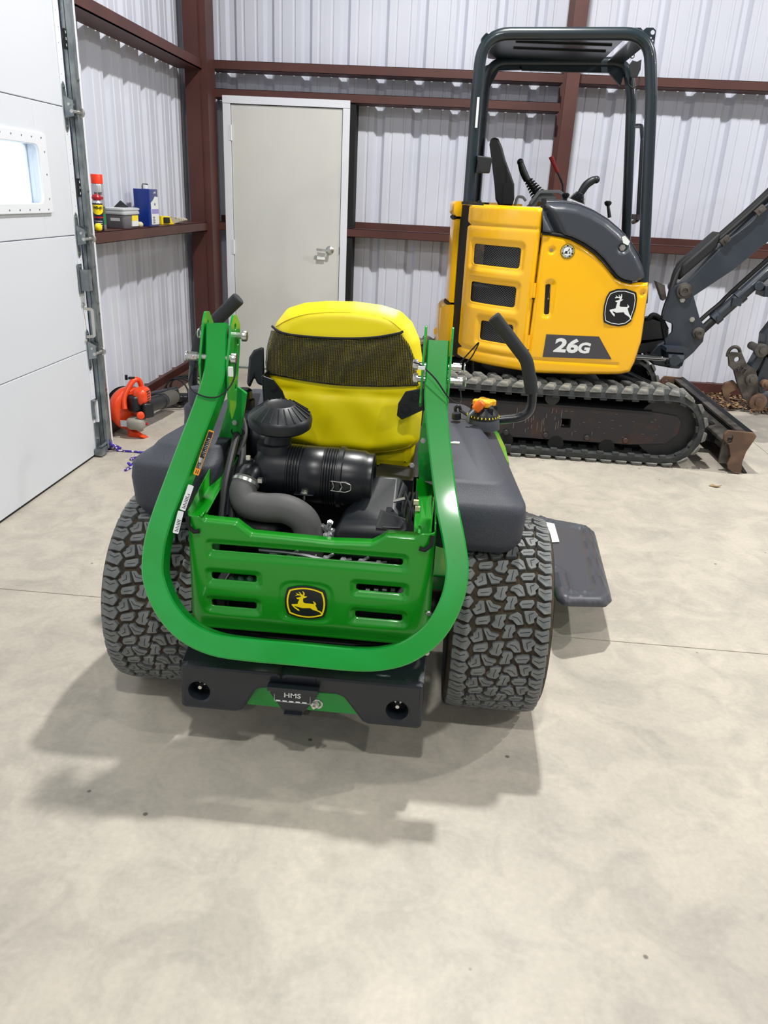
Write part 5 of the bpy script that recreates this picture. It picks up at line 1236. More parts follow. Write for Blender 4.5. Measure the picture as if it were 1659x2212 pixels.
mb.plate(rr2, (0, 0, 2.352), (1, 0, 0), (0, 1, 0), .008, [hl[2]]); 
mb.prism([(.3, 5.72, 2.33), (.35, 5.72, 2.285), (.9, 5.72, 2.29), (.98, 5.72, 2.22), (1.0, 5.72, 2.34), (.9, 5.72, 2.36), (.3, 5.72, 2.36)], (0, .03, 0)); mb.prism([(.12, 5.72, 2.12), (.2, 5.72, 2.28), (.35, 5.72, 2.29), (.3, 5.72, 2.36), (.1, 5.72, 2.3)], (0, .03, 0))
mb.build('canopy_roof', m_etube, EXC, smooth=False)
for h in hl[:2]:
    mb = MB(); mb.plate(h, (0, 0, 2.345), (1, 0, 0), (0, 1, 0), .01); mb.build('dark_roof_slot', m_black, EXC, smooth=False)  # black strips standing in for dark slots, nothing is cut
mb = MB(); p1 = at(1387, 90, 5.1)
lb = [(1375, 60), (1411, 60), (1417, 66), (1414, 100), (1400, 118), (1385, 80)]
L0 = at(1390, 80, 5.0); lo2 = [(at(*p, 5.0)[0] - L0[0], at(*p, 5.0)[2] - L0[2]) for p in ((1362, 60), (1384, 60), (1389, 66), (1396, 60), (1411, 60), (1417, 66), (1412, 105), (1400, 110), (1380, 85))]
hh = lambda px, py, r: circ(at(px, py, 5.0)[0] - L0[0], at(px, py, 5.0)[2] - L0[2], r, 10)
mb.plate(lo2, L0, (1, 0, 0), (0, 0, 1), .006, [hh(1410, 70, .012), hh(1406, 82, .005), hh(1410, 88, .005)]); mb.build('light_bracket', m_etube, EXC, smooth=False)
mb = MB(); mb.loft([[tuple(at(*p, Y)) for p in ((1358, 142), (1366, 130), (1376, 133), (1386, 128), (1384, 150), (1376, 168), (1362, 168))] for Y in (5.6, 5.66)]); mb.tube([at(*p, 5.63) for p in ((1352, 168), (1356, 182), (1366, 190), (1378, 184), (1384, 166))], .006, 6); mb.tube([at(1366, 121, 5.63) + V3(.012 * math.cos(a), 0, .012 * math.sin(a)) for a in np.linspace(0, 6.28, 10)], .004, 5); mb.build('work_light', m_edark, EXC, bevel=.004)
mb = MB(); mb.tube([at(*p, 4.96) for p in fillet([V3(1040, 105, 0)[:2], V3(1041, 85, 0)[:2], V3(1052, 72, 0)[:2], V3(1066, 76, 0)[:2]], 8)], .007, 6); mb.build('antenna_loop', m_etube, EXC)
mb = MB(); mb.tube(fillet([at(1375, 272, 5.5), at(1386, 272, 5.4), at(1388, 300, 5.36), at(1378, 475, 5.36), at(1368, 480, 5.5)], .04), .013, 10); mb.build('grab_rail', m_etube, EXC)
mb = MB(); mb.box(tuple(at(1370, 474, 5.5)), tuple(at(1395, 465, 5.1))); a = at(1365, 470, 5.7); b = at(1393, 470, 5.0); mb.build('rail_bracket', m_worn, EXC, smooth=False)
mb = MB(); p = [at(*q, 4.90) for q in ((1030, 335), (1064, 340), (1058, 374), (1033, 373))]; mb.prism(p, (0, .08, 0)); mb.build('cup_holder', m_edark, EXC, bevel=.006, smooth=False)
mb = MB(); p = [at(*q, 4.925) for q in ((1031, 210), (1036, 210), (1031, 276), (1026, 276))]; mb.prism(p, (0, -.003, 0)); mb.build('post_label', m_dwhite, EXC, smooth=False)
a = at(1020, 425, 5.0); mb = MB(); mb.box((a[0] - .0, 5.68, 1.475), (a[0] + .13, 5.8, 1.49)); mb.build('post_foot', m_edark, EXC)
mb = MB(); mb.box((a[0] - .06, 4.93, 1.475), (a[0] + .07, 5.03, 1.49))
for dx in (-.04, .045): mb.bolt((a[0] + dx, 4.95, 1.49), (0, 0, 1), .012, .012)
mb.build('post_foot', m_edark, EXC)

# ---- operator station
mb = MB()
sl = [(1057, 312), (1060, 300), (1068, 296), (1077, 300), (1085, 318), (1092, 345), (1103, 375), (1111, 398), (1111, 430), (1106, 446), (1078, 446), (1070, 430), (1068, 400), (1062, 350)]
mb.loft([[tuple(at(x + d_, y + d_ * .2, Y)) for x, y in sl] for Y, d_ in ((5.3, 0), (5.33, 0), (5.68, 0), (5.72, 0))]); mb.build('operator_seat', m_edark, EXC, bevel=.02, angle=60)
mb = MB(); mb.prism([at(*p, 5.29) for p in ((1092, 350), (1096, 372), (1108, 400), (1108, 440), (1086, 440), (1088, 400), (1095, 395))], (0, -.01, 0)); mb.box((.42, 5.3, 1.2), (.75, 5.72, 1.3)); mb.build('seat_trim', m_plast, EXC, smooth=False)
def stick(base, bootp, topp, grip, Y, mt=m_edark):
    mb = MB(); B = [at(*p, Y) for p in bootp]; n = 7
    for k in range(n):
        a = B[0] + (B[1] - B[0]) * k / n; b = B[0] + (B[1] - B[0]) * (k + .6) / n; r = .055 - .028 * k / n; mb.cyl(a, b, r, r * .8)
    mb.tube([B[0], B[1]], .02, 8); mb.build('joystick_boot', m_edark, EXC)
    mb = MB(); G = smooth([at(*p, Y) for p in grip], 5); n = len(G); mb.tube(G, [.016 + .008 * math.sin(math.pi * (.25 + .7 * i / n)) for i in range(n)], 12); mb.sphere(G[-1], .022); mb.build('joystick_grip', m_plast, EXC)
stick(None, [(1165, 425), (1140, 388)], None, [(1139, 390), (1130, 370), (1124, 350)], 5.62)
stick(None, [(1246, 434), (1254, 416)], None, [(1254, 418), (1266, 400), (1280, 390), (1288, 388)], 5.2)
mb = MB(); mb.prism([at(*p, 5.35) for p in ((1140, 446), (1165, 420), (1172, 412), (1192, 416), (1200, 424), (1206, 436), (1172, 446))], (0, .12, 0)); mb.sweep(fillet([at(1145, 440, 5.33), at(1165, 414, 5.33), at(1208, 414, 5.33), at(1218, 422, 5.33), at(1216, 438, 5.33)], .03), [(-.01, -.012), (.01, -.012), (.01, .012), (-.01, .012)], (0, 1, 0)); mb.sweep(fillet([at(1112, 444, 5.33), at(1118, 424, 5.33), at(1130, 426, 5.33), at(1136, 434, 5.33)], .02), [(-.008, -.01), (.008, -.01), (.008, .01), (-.008, .01)], (0, 1, 0)); mb.build('control_console', m_grey, EXC, bevel=.003)
mb = MB(); mb.tube([at(1216, 440, 5.6), at(1216, 400, 5.6), at(1204, 370, 5.6)], .007, 8); mb.build('lockout_lever', m_edark, EXC)
mb = MB(); G = smooth([at(1205, 373, 5.6), at(1197, 356, 5.6), at(1190, 338, 5.6)], 4); mb.tube(G, [.012 + .004 * i / len(G) for i in range(len(G))], 10); mb.build('lever_handle', m_red, EXC)
for a, b, Y in (((1221, 442), (1222, 424), 5.3), ((1317, 470), (1313, 441), 5.55)):
    mb = MB(); A, B = at(*a, Y), at(*b, Y); mb.cyl(A, B, .012, .009); mb.lathe([(.012, -.012), (.022, 0), (.024, .012), (.014, .02)], B, (0, 0, 1), 14); mb.build('small_lever', m_edark, EXC)

# ---- swing post, boom, arm
BY = 5.54
def bp_(pl, Y0, Y1, name, m, bev=.004):
    mb = MB(); P = [at(*p, Y0) for p in pl]; mb.prism(P, (0, Y1 - Y0, 0)); return mb.build(name, m, EXC, bevel=bev, smooth=False)
sw = roundpoly([(1448, 636), (1459, 618), (1478, 608), (1496, 622), (1500, 645), (1512, 688), (1524, 708), (1519, 738), (1498, 762), (1476, 781), (1468, 797), (1446, 795), (1440, 760), (1436, 735), (1452, 718), (1453, 700), (1430, 690), (1440, 655)], 5, 3)
sw = [tuple(p) for p in sw]
bp_(sw, 5.40, 5.43, 'swing_bracket', m_boom); bp_(sw, 5.65, 5.68, 'swing_bracket', m_boom)
bp_([(1440, 735), (1470, 735), (1470, 795), (1446, 795), (1410, 788), (1400, 770), (1420, 745)], 5.43, 5.65, 'swing_post', m_boom, .01)
mb = MB(); mb.cyl((1.28, 5.54, .5), (1.28, 5.54, .82), .07); mb.prism([at(*p, 5.45) for p in ((1375, 700), (1410, 690), (1440, 700), (1440, 735), (1380, 745))], (0, .18, 0)); mb.prism([at(*p, 5.45) for p in ((1372, 735), (1440, 728), (1445, 740), (1430, 760), (1368, 765))], (0, .18, 0)); mb.build('boom_foot', m_edark, EXC, bevel=.006)
mb = MB(); a, b = at(1360, 770, 5.3), at(1440, 775, 5.3); mb.cyl(a, b, .017); mb.build('swing_rod', m_chrome, EXC)
mb = MB(); mb.cyl(b, b + V3(.1, 0, .0), .045); mb.cyl(b + V3(.04, -.06, 0), b + V3(.04, .2, 0), .035); mb.box(tuple(b + V3(-.02, -.03, .05)), tuple(b + V3(.12, .12, .075))); mb.build('swing_clevis', m_boom, EXC)
def pinm(px, py, r, Y=5.39, L=.3, nm='pivot_pin'):
    c = at(px, py, Y); mb = MB(); mb.lathe([(r * 1.5, .01), (r * 1.5, -.005), (r * 1.1, -.008), (r, -.02), (r * .55, -.022), (r * .5, -.015)], c, (0, 1, 0), 22); mb.cyl(c, c + V3(0, L, 0), r); mb.build(nm, m_worn, EXC)
pinm(1478, 628, .034); pinm(1509, 720, .026); 
for px, py in ((1474, 648), (1495, 690)): mb = MB(); mb.bolt(at(px, py, 5.398), (0, -1, 0), .012, .012); mb.build('grease_bolt', m_zinc, EXC)
# boom box section going up and out, then bending down
Bp = [at(1478, 628, BY), at(1560, 560, BY), at(1680, 455, BY), (2.35, BY, 1.98), (2.62, BY, 2.12), (3.02, BY, 2.08)]
Bw = [.05, .085, .1, .105, .1, .05]
mb = MB(); rings = []
for i, (p, w) in enumerate(zip(Bp, Bw)):
    p = np.array(p, float); a = np.array(Bp[max(i - 1, 0)], float); b = np.array(Bp[min(i + 1, len(Bp) - 1)], float); T = nrm(b - a); N = V3(-T[2], 0, T[0])
    rings.append([p + N * w + V3(0, -.075, 0), p + N * w + V3(0, .075, 0), p - N * w + V3(0, .075, 0), p - N * w + V3(0, -.075, 0)])
mb.loft(rings); mb.build('boom', m_boom, EXC, bevel=.006, smooth=False)
T = nrm(Bp[2] - Bp[0]); N = V3(-T[2], 0, T[0])
for k, (yo, no) in enumerate(((-.05, .13), (-.02, .135), (.02, .13), (.05, .125))):
    mb = MB(); mb.tube(smooth([at(1440, 740, 5.5 + yo), at(1432, 690, 5.5 + yo), at(1446, 640, 5.5 + yo), Bp[0] + T * .08 + N * (no + .02) + V3(0, yo, 0), Bp[1] + N * no + V3(0, yo, 0), Bp[2] + N * (no + .0) + V3(0, yo, 0), V3(2.35, BY + yo, 1.98 + no), V3(2.62, BY + yo, 2.12 + no)], 6), .0165, 8); mb.build('boom_hose', m_blackhose, EXC)
mb = MB(); mb.loft([[Bp[0] + T * s + N * .13 + V3(.0, c * .085, d * .05) for c, d in ((-1, -1), (1, -1), (1, 1), (-1, 1))] for s in (.04, .12, .26, .34)]); mb.build('hose_sleeve', m_blackhose, EXC, bevel=.015)
for s in (.36, .62):
    mb = MB(); c = Bp[0] + T * s + N * .1 + V3(0, -.085, 0); mb.obox(c, .06, .03, .04, T, (0, 1, 0)); mb.bolt(c + V3(0, -.015, 0), (0, -1, 0), .01, .01); mb.build('hose_clamp', m_worn, EXC, bevel=.003)
mb = MB(); mb.tube(smooth([Bp[0] + T * .34 + N * .1 + V3(0, -.08, 0), Bp[0] + T * .42 + N * .085 + V3(0, -.09, 0), Bp[0] + T * .55 + N * .08 + V3(0, -.09, 0), Bp[0] + T * .62 + N * .1 + V3(0, -.09, 0), Bp[2] + N * .09 + V3(0, -.09, 0)], 5), .008, 8); mb.build('hard_line', m_boom, EXC)
# boom cylinder
c0_, c1_, c2_ = at(1509, 720, BY), at(1540, 692, BY), at(1700, 548, BY)
mb = MB(); mb.cyl(c0_, c1_, .028); mb.build('cylinder_rod', m_edark, EXC)
mb = MB(); d = nrm(c2_ - c1_); mb.lathe([(.03, 0), (.045, .005), (.045, .05), (.04, .055), (.04, .62)], c1_, d, 20); mb.lathe([(.05, .2), (.05, .24)], c1_, d, 20); mb.box(tuple(c1_ + d * .17 + V3(-.03, -.07, -.02)), tuple(c1_ + d * .17 + V3(.03, -.03, .03))); mb.cyl(c1_ + d * .03 + V3(0, -.06, 0), c1_ + d * .03 + V3(0, 0, 0), .018); mb.build('boom_cylinder', m_boom, EXC)
mb = MB(); Nn2 = V3(-d[2], 0, d[0]); mb.tube(smooth([c0_ + Nn2 * .06, c1_ + Nn2 * .06, c1_ + d * .1 + Nn2 * .055, c1_ + d * .2 + Nn2 * .06, c1_ + d * .6 + Nn2 * .06], 5), [.018] * 6 + [.014] * 100 if False else .015, 8); mb.build('cylinder_hose', m_blackhose, EXC)
mb = MB(); mb.cyl(at(1640, 618, BY - .1), at(1640, 618, BY + .1), .03); q = at(1650, 622, BY); mb.box((q[0] - .02, BY - .08, q[2] - .05), (q[0] + .2, BY + .08, q[2] + .02)); mb.build('cylinder_stop', m_boom, EXC, bevel=.004)
mb = MB(); mb.prism([at(*p, 5.42) for p in ((1418, 608), (1436, 616), (1440, 645), (1432, 650))], (0, .08, 0)); mb.build('hose_guard', m_worn, EXC, smooth=False)
for k in range(4):
    mb = MB(); mb.tube(smooth([at(1398, 695 + k * 5, 5.48 + .03 * k), at(1410, 680 + k * 6, 5.48 + .03 * k), at(1428, 690 + k * 5, 5.48 + .03 * k), at(1440, 712 + k * 4, 5.48 + .03 * k)], 5), .016, 8); mb.build('swing_hose', m_blackhose, EXC)
# stick arm folding back down to the coupler
AY = BY
mb = MB(); A_ = [V3(3.05, AY, 2.12), V3(2.84, AY, 1.5), V3(2.27, AY, .58)]; Wd = [.07, .1, .06]; rings = []
for i, (p, w) in enumerate(zip(A_, Wd)):
    T_ = nrm(A_[min(i + 1, 2)] - A_[max(i - 1, 0)]); N_ = V3(-T_[2], 0, T_[0]); rings.append([p + N_ * w + V3(0, -.06, 0), p + N_ * w + V3(0, .06, 0), p - N_ * w + V3(0, .06, 0), p - N_ * w + V3(0, -.06, 0)])
mb.loft(rings); mb.build('stick_arm', m_boom, EXC, bevel=.006, smooth=False)
for Y0 in (5.47, 5.60):
    mb = MB(); L0 = at(1600, 800, Y0); pl = [(1572, 768), (1580, 760), (1602, 762), (1612, 785), (1632, 800), (1636, 818), (1638, 850), (1622, 870), (1605, 862), (1592, 830), (1584, 800), (1574, 790)]
    mb.plate(roundpoly([(at(*p, Y0)[0] - L0[0], at(*p, Y0)[2] - L0[2]) for p in pl], .012), L0, (1, 0, 0), (0, 0, 1), .022, [circ(at(1591, 776, Y0)[0] - L0[0], at(1591, 776, Y0)[2] - L0[2], .018, 14)], .003); mb.build('coupler_plate', m_worn, EXC)
for Y0 in (5.5, 5.57):
    mb = MB(); mb.prism([at(*p, Y0) for p in ((1585, 822), (1596, 835), (1592, 842), (1578, 848), (1574, 858), (1582, 869), (1574, 869), (1562, 856), (1560, 842), (1566, 828))], (0, .03, 0)); mb.build('coupler_hook', m_rust, EXC, bevel=.004, smooth=False)
mb = MB(); c = at(1585, 765, 5.5); mb.tube([c + V3(.04 * math.cos(a), 0, .05 * math.sin(a)) for a in np.linspace(.2, 3.5, 12)], .012, 8); mb.build('lift_eye', m_worn, EXC)
def pc(px, py, r, m, nm):
    c = at(px, py, 5.45); mb = MB(); mb.lathe([(r, .03), (r, -.01), (r * .8, -.015), (r * .5, -.016), (r * .45, -.03), (r * .3, -.032)], c, (0, 1, 0), 22); mb.cyl(c, c + V3(0, .2, 0), r * .6); mb.build(nm, m, EXC)
pc(1623, 820, .04, m_worn, 'coupler_pin'); pc(1637, 868, .058, m_rust, 'coupler_boss'); pc(1654, 830, .03, m_rust, 'link_pin'); pc(1645, 757, .045, m_worn, 'link_pin')
mb = MB(); mb.text('ATI', at(1600, 798, 5.455), (1, 0, -.45), (.45, 0, 1), .06, .008, .001); mb.build('cast_lettering', m_worn, EXC, smooth=False)
for pl, nm in (([(1618, 800), (1640, 760), (1655, 765), (1632, 808)], 'link'), ([(1634, 820), (1655, 770), (1672, 775), (1660, 830), (1652, 850), (1640, 850)], 'link'), ([(1630, 855), (1680, 850), (1680, 880), (1640, 882)], 'coupler_body')):
    mb = MB(); mb.prism([at(*p, 5.49) for p in pl], (0, .1, 0)); mb.build(nm, m_boom, EXC, bevel=.008, smooth=False)
mb = MB(); mb.prism([at(*p, 5.47) for p in ((1655, 725), (1720, 640), (1740, 690), (1665, 775), (1652, 755))], (0, .14, 0)); mb.build('bucket_linkage', m_boom, EXC, bevel=.006, smooth=False)

# ================================================================ SHELF ITEMS (standing on the left wall girt)
SZ = 1.234
def text_on(mb, s, O, U, size, mi, bold=.0006, sx=1.0): mb.text(s, O, U, (0, 0, 1), size, .0008, bold, mi, 1.0, sx)
m_can = mat('can_silver', (196, 198, 202), .3, .6); m_cap_o = mat('neon_orange_cap', (255, 62, 20), .4); m_navy = mat('can_navy', (16, 26, 62), .3); m_cyel = mat('can_yellow', (250, 222, 20), .35)
m_redc = mat('cap_red', (170, 20, 34), .4); m_blue = mat('can_blue', (10, 44, 124), .28, coat=.3); m_clear = mat('cloudy_plastic', (196, 200, 205), .35); m_contents = mat('tub_contents', (112, 112, 118), .6)
m_lab = mat('lilac_label', (150, 140, 205), .4); m_olive = mat('label_olive', (92, 98, 70), .5); m_labg = mat('label_green', (20, 130, 70), .5)
FV = nrm(V3(.45, -.9, 0)); UV = nrm(V3(.9, .45, 0))
sx_, sy_ = -2.125, 4.80
t = root('spray_can', (sx_, sy_, SZ), 'tall spray paint can with neon orange cap on the steel girt', 'spray can')
mb = MB(); mb.lathe([(.032, 0), (.034, .003), (.034, .245), (.031, .255), (.026, .262)], (sx_, sy_, SZ), (0, 0, 1), 28); mb.build('can_body', m_can, t)
mb = MB(); mb.lathe([(.0335, .255), (.0335, .302), (.031, .306), (.004, .306)], (sx_, sy_, SZ), (0, 0, 1), 28); mb.build('cap', m_cap_o, t)
mb = MB(); c = V3(sx_, sy_, SZ) + FV * .0345
mb.lathe([(.0344, .03), (.0344, .085)], (sx_, sy_, SZ), (0, 0, 1), 28, 3, caps=False); mb.lathe([(.0344, .085), (.0344, .13)], (sx_, sy_, SZ), (0, 0, 1), 28, 0, caps=False)
text_on(mb, 'RUST', c + V3(0, 0, .2), UV, .019, 1, .0006); mb.obox(c + V3(0, 0, .176), .05, .001, .014, UV, (0, 0, 1) if False else FV, mi=2)
mb.build('can_label', [m_olive, m_dblack, m_redc, m_labg], t, smooth=False)
wx, wy = -2.075, 4.665
t = root('lubricant_can', (wx, wy, SZ), 'small blue and yellow lubricant spray can with red top', 'spray can')
mb = MB(); mb.lathe([(.028, 0), (.0295, .003), (.0295, .15)], (wx, wy, SZ), (0, 0, 1), 28); mb.build('can_body', m_navy, t)
mb = MB(); mb.lathe([(.0295, .15), (.027, .16), (.018, .168)], (wx, wy, SZ), (0, 0, 1), 24); mb.build('can_shoulder', m_can, t)
mb = MB(); mb.lathe([(.018, .165), (.026, .17), (.028, .182), (.02, .195), (.006, .2)], (wx, wy, SZ), (0, 0, 1), 24); mb.build('spray_top', m_redc, t)
mb = MB(); F2 = nrm(V3(.42, -.9, 0)); U2 = nrm(V3(.9, .42, 0)); c = V3(wx, wy, SZ) + F2 * .0297
def curved(mb, z0, z1, r, a0, a1, mi, shape=None):
    n = 12; vs = []
    for k in range(n + 1):
        a = R_(a0 + (a1 - a0) * k / n); zz0 = z0 if shape is None else z0 + shape * abs(2 * k / n - 1) ** 2
        vs += [(wx + r * math.cos(a), wy + r * math.sin(a), SZ + zz0), (wx + r * math.cos(a), wy + r * math.sin(a), SZ + z1)]
    mb.add(vs, [(2 * k, 2 * k + 2, 2 * k + 3, 2 * k + 1) for k in range(n)], mi)
curved(mb, .088, .142, .0298, -140, 10, 0, .02); curved(mb, .07, .078, .0298, -140, 10, 2)
text_on(mb, 'WD-40', c + V3(0, 0, .125) + F2 * .001, U2, .0195, 1, .0008, .8); 
for q in range(3): curved(mb, .03 + q * .011, .033 + q * .011, .0298, -110, -20, 3)
mb.build('can_label', [m_cyel, m_dblack, m_redc, m_dwhite], t, smooth=False)
mb = MB(); mb.loft(lump((-2.05, 4.60, SZ + .022), .018, .03, .022, 2.5, 12, 6)); tag(mb.build('tape_roll', m_cyel, None, angle=60), 'small yellow plastic piece beside the lubricant can', 'tape')
# lidded tub
tx, ty_ = -2.115, 5.09
t = root('storage_tub', (tx, ty_, SZ), 'clear lidded plastic tub with grey contents and yellow label', 'container')
def tubring(s, z): return [(tx + .07 * s * a, ty_ + .12 * s * b, SZ + z) for a, b in [(c_[0], c_[1]) for c_ in roundpoly(rect(-1, -1, 1, 1), .25, 3)]]
mb = MB(); mb.loft([tubring(.86, 0), tubring(.9, .004), tubring(1.0, .085)]); mb.build('tub_body', m_contents, t, angle=50)
mb = MB(); mb.loft([tubring(1.08, .083), tubring(1.1, .086), tubring(1.1, .098), tubring(1.06, .1), tubring(1.06, .108), tubring(1.12, .109), tubring(1.12, .118), tubring(1.0, .122)]); mb.build('tub_lid', m_clear, t, angle=40)
mb = MB(); mb.box((tx + .066, 5.095, SZ + .045), (tx + .0705, 5.195, SZ + .078)); mb.box((tx + .064, 5.095, SZ + .012), (tx + .0705, 5.195, SZ + .0455), 1); mb.build('tub_label', [m_cyel, m_dwhite], t, smooth=False)
mb = MB(); mb.box((tx - .02, ty_ - .118, SZ + .045), (tx + .04, ty_ - .112, SZ + .062)); mb.build('side_label', m_dwhite, t, smooth=False)
mb = MB(); mb.prism([(tx - .03, 5.06, SZ + .123), (tx + .03, 5.09, SZ + .123), (tx + .03, 5.13, SZ + .123), (tx - .02, 5.14, SZ + .16)], (0, .02, .0)); tag(mb.build('plastic_wedge', m_plast, None, smooth=False), 'black wedge lying on the lid of the tub', 'wedge')
# blue solvent can
bx_, by_ = -2.11, 5.52
t = root('solvent_can', (bx_, by_, SZ), 'tall rectangular blue metal solvent can with white label', 'can')
mb = MB(); mb.prism([tuple(p) + (SZ,) for p in roundpoly(rect(bx_ - .055, by_ - .085, bx_ + .055, by_ + .085), .012, 3)], (0, 0, .235)); mb.build('can_body', m_blue, t, bevel=.003, angle=40)
mb = MB(); mb.lathe([(.02, 0), (.022, .002), (.022, .022), (.018, .024)], (bx_, by_ + .0, SZ + .235), (0, 0, 1), 20); mb.build('screw_cap', m_dwhite, t)
mb = MB(); mb.tube(fillet([(bx_ + .0, by_ - .055, SZ + .235), (bx_, by_ - .05, SZ + .265), (bx_, by_ + .05, SZ + .265), (bx_, by_ + .055, SZ + .235)], .02), .0035, 6); mb.build('handle', m_dblack, t)
mb = MB(); X = bx_ + .0555
mb.prism([(X, by_ - .06, SZ + .012), (X, by_ + .075, SZ + .012), (X, by_ + .075, SZ + .185), (X, by_ + .02, SZ + .19), (X, by_ - .02, SZ + .165), (X, by_ - .06, SZ + .15)], (.001, 0, 0)); mb.box((X, by_ - .05, SZ + .08), (X + .0018, by_ + .075, SZ + .11), 1)
for q in range(4): mb.box((X, by_ - .04, SZ + .02 + q * .012), (X + .0018, by_ + .0, SZ + .026 + q * .012), 2)
mb.text('paint', (X + .001, by_ + .02, SZ + .215), (0, 1, 0), (0, 0, 1), .02, .0008, .0, 0); mb.text('MS', (X + .0018, by_ + .01, SZ + .14), (0, 1, 0), (0, 0, 1), .022, .0008, .0006, 1)
mb.build('can_label', [m_dwhite, m_lab, m_lgrey], t, smooth=False)
# magnetic square, rag, pebble
gx, gy = -2.10, 5.86
t = root('magnetic_square', (gx, gy, SZ), 'small yellow triangular magnet block with black inset', 'magnet')
mb = MB(); mb.prism([(gx - .01, gy - .06, SZ), (gx + .03, gy + .09, SZ), (gx + .02, gy + .03, SZ + .055), (gx - .01, gy - .06, SZ + .058)], (-.02, .005, 0)); mb.build('shell', m_cyel, t, bevel=.002, smooth=False)
mb = MB(); mb.prism([(gx + .0, gy - .045, SZ + .01), (gx + .02, gy + .02, SZ + .01), (gx + .018, gy + .02, SZ + .048), (gx + .0, gy - .045, SZ + .05)], (.004, 0, 0)); mb.build('inset', m_dblack, t, smooth=False)
m_rag = mat('rag_cloth', (198, 190, 172), .9, noise=(30, (110, 100, 84), .5, .65))
mb = MB(); random.seed(2); rings = []
for i in range(9):
    a = i / 8; y = 6.0 + .26 * a; rings.append([(-2.10 + .045 * math.cos(th) * (1 - .4 * a) * (1 + .25 * random.random()), y, SZ + .024 + .022 * math.sin(th) * (1 - .5 * a) * (1 + .35 * random.random())) for th in [2 * math.pi * k / 12 for k in range(12)]])
mb.loft(rings); tag(mb.build('work_glove', m_rag, None, angle=80), 'crumpled pale work glove lying on the girt by the corner', 'glove')
mb = MB(); mb.loft(lump((-2.06, 5.255, SZ + .018), .02, .03, .018, 2.2, 12, 6)); tag(mb.build('foam_plug', mat('foam_cream', (206, 200, 160), .8), None, angle=60), 'small cream foam piece between the tub and blue can', 'foam')

# ================================================================ LEAF BLOWER
m_bo = mat('blower_orange', (232, 70, 20), .35, coat=.3); m_bgray = mat('blower_grey', (150, 148, 138), .55); m_bnoz = mat('nozzle_grey', (84, 82, 76), .6)
BLY = 4.82
BL = root('leaf_blower', (-2.0, BLY, 0), 'orange handheld leaf blower standing by the door track', 'leaf blower')
g = lambda x, y, Y=4.72: at(x, y, Y)
c = V3(-2.035, 4.87, .215)
mb = MB(); mb.lathe([(.05, -.06), (.14, -.055), (.168, -.035), (.176, 0), (.168, .035), (.14, .05), (.05, .055)], c, nrm(V3(.8, -.6, 0)), 36); mb.build('fan_housing', m_bo, BL, angle=50)
ad = nrm(V3(.8, -.6, 0))
mb = MB(); mb.lathe([(.06, -.10), (.13, -.095), (.15, -.07), (.155, -.05)], c, ad, 30)
for k in range(7): mb.lathe([(.15, -.06 - k * .006), (.158, -.062 - k * .006), (.15, -.064 - k * .006)], c, ad, 30)
mb.build('intake_guard', m_dblack, BL, angle=50)
q = c + ad * .09 + V3(0, 0, .03)
mb = MB(); mb.obox(q + V3(.01, 0, .03), .11, .12, .13, ad, V3(.6, .8, 0)); mb.build('engine_cover', m_plast, BL, bevel=.02, angle=60)
mb = MB(); mb.loft(lump(q + V3(.045, .03, .08), .06, .08, .075, 3)); mb.build('cylinder_cowl', m_bo, BL, angle=60)
for k in range(5):
    mb = MB(); mb.obox(q + V3(.103, .02, .045 + k * .02), .006, .05, .008, (1, 0, 0), (0, 1, 0)); mb.build('cowl_slot', m_dblack, BL, smooth=False)
mb = MB(); mb.obox(q + V3(.10, -.01, -.02), .05, .09, .12, ad, V3(.6, .8, 0)); mb.build('muffler_guard', m_dblack, BL, bevel=.012, angle=60)
mb = MB(); mb.loft(lump(q + V3(.01, -.03, -.125), .075, .07, .05, 3.2)); mb.build('fuel_tank', m_bgray, BL, angle=60)
mb = MB(); mb.lathe([(.02, 0), (.03, .003), (.03, .02), (.022, .024)], q + V3(.055, -.05, -.055), nrm(V3(.4, -.8, .2)), 16); mb.build('fuel_cap', m_bo, BL)
mb = MB(); mb.lathe([(.01, 0), (.012, .01), (.008, .02)], q + V3(.08, -.02, -.13), (1, -.3, 0), 10); mb.build('primer_bulb', m_redc, BL)
h0 = c + V3(0, 0, .15)
mb = MB(); hp_ = smooth([c + V3(.01, -.12, .02), c + V3(.0, -.09, .1), c + V3(.02, -.05, .17), c + V3(.05, .0, .225), c + V3(.075, .04, .22), c + V3(.085, .06, .16), c + V3(.09, .07, .08)], 5); mb.tube(hp_, [.021] * len(hp_), 12); mb.build('carry_handle', m_bo, BL, angle=70)
mb = MB(); mb.obox(c + V3(.035, .0, .243), .05, .03, .018, (1, .2, 0), (0, 1, 0)); mb.obox(c + V3(.0, -.02, .25), .02, .02, .04, (1, .2, 0), (0, 1, 0)); mb.build('throttle_trigger', m_dblack, BL, bevel=.003, smooth=False)
mb = MB(); mb.prism([c + V3(.03, -.09, -.16), c + V3(.13, -.13, -.195), c + V3(.15, -.1, -.214), c + V3(.0, -.08, -.214), c + V3(-.01, -.06, -.1), c + V3(.04, -.06, -.1)], (.015, .05, 0)); mb.build('base_foot', m_bo, BL, bevel=.004, smooth=False)
tb = [c + V3(.07, .09, .02), c + V3(.1, .3, .0), c + V3(.16, .65, -.03)]
tb = [V3(-1.98, 4.97, .2), V3(-1.95, 5.3, .165), V3(-1.93, 5.62, .14)]
mb = MB(); mb.tube(tb[:2] + [V3(-1.945, 5.36, .162)], .062, 20); mb.lathe([(.062, 0), (.069, .005), (.069, .03), (.062, .035)], V3(-1.95, 5.3, .165), (0, 1, -.07), 20); mb.build('blower_tube', m_plast, BL, angle=50)
mb = MB(); mb.tube([V3(-1.945, 5.36, .162), V3(-1.935, 5.58, .142)], .064, 20); mb.build('nozzle', m_bnoz, BL, angle=50)
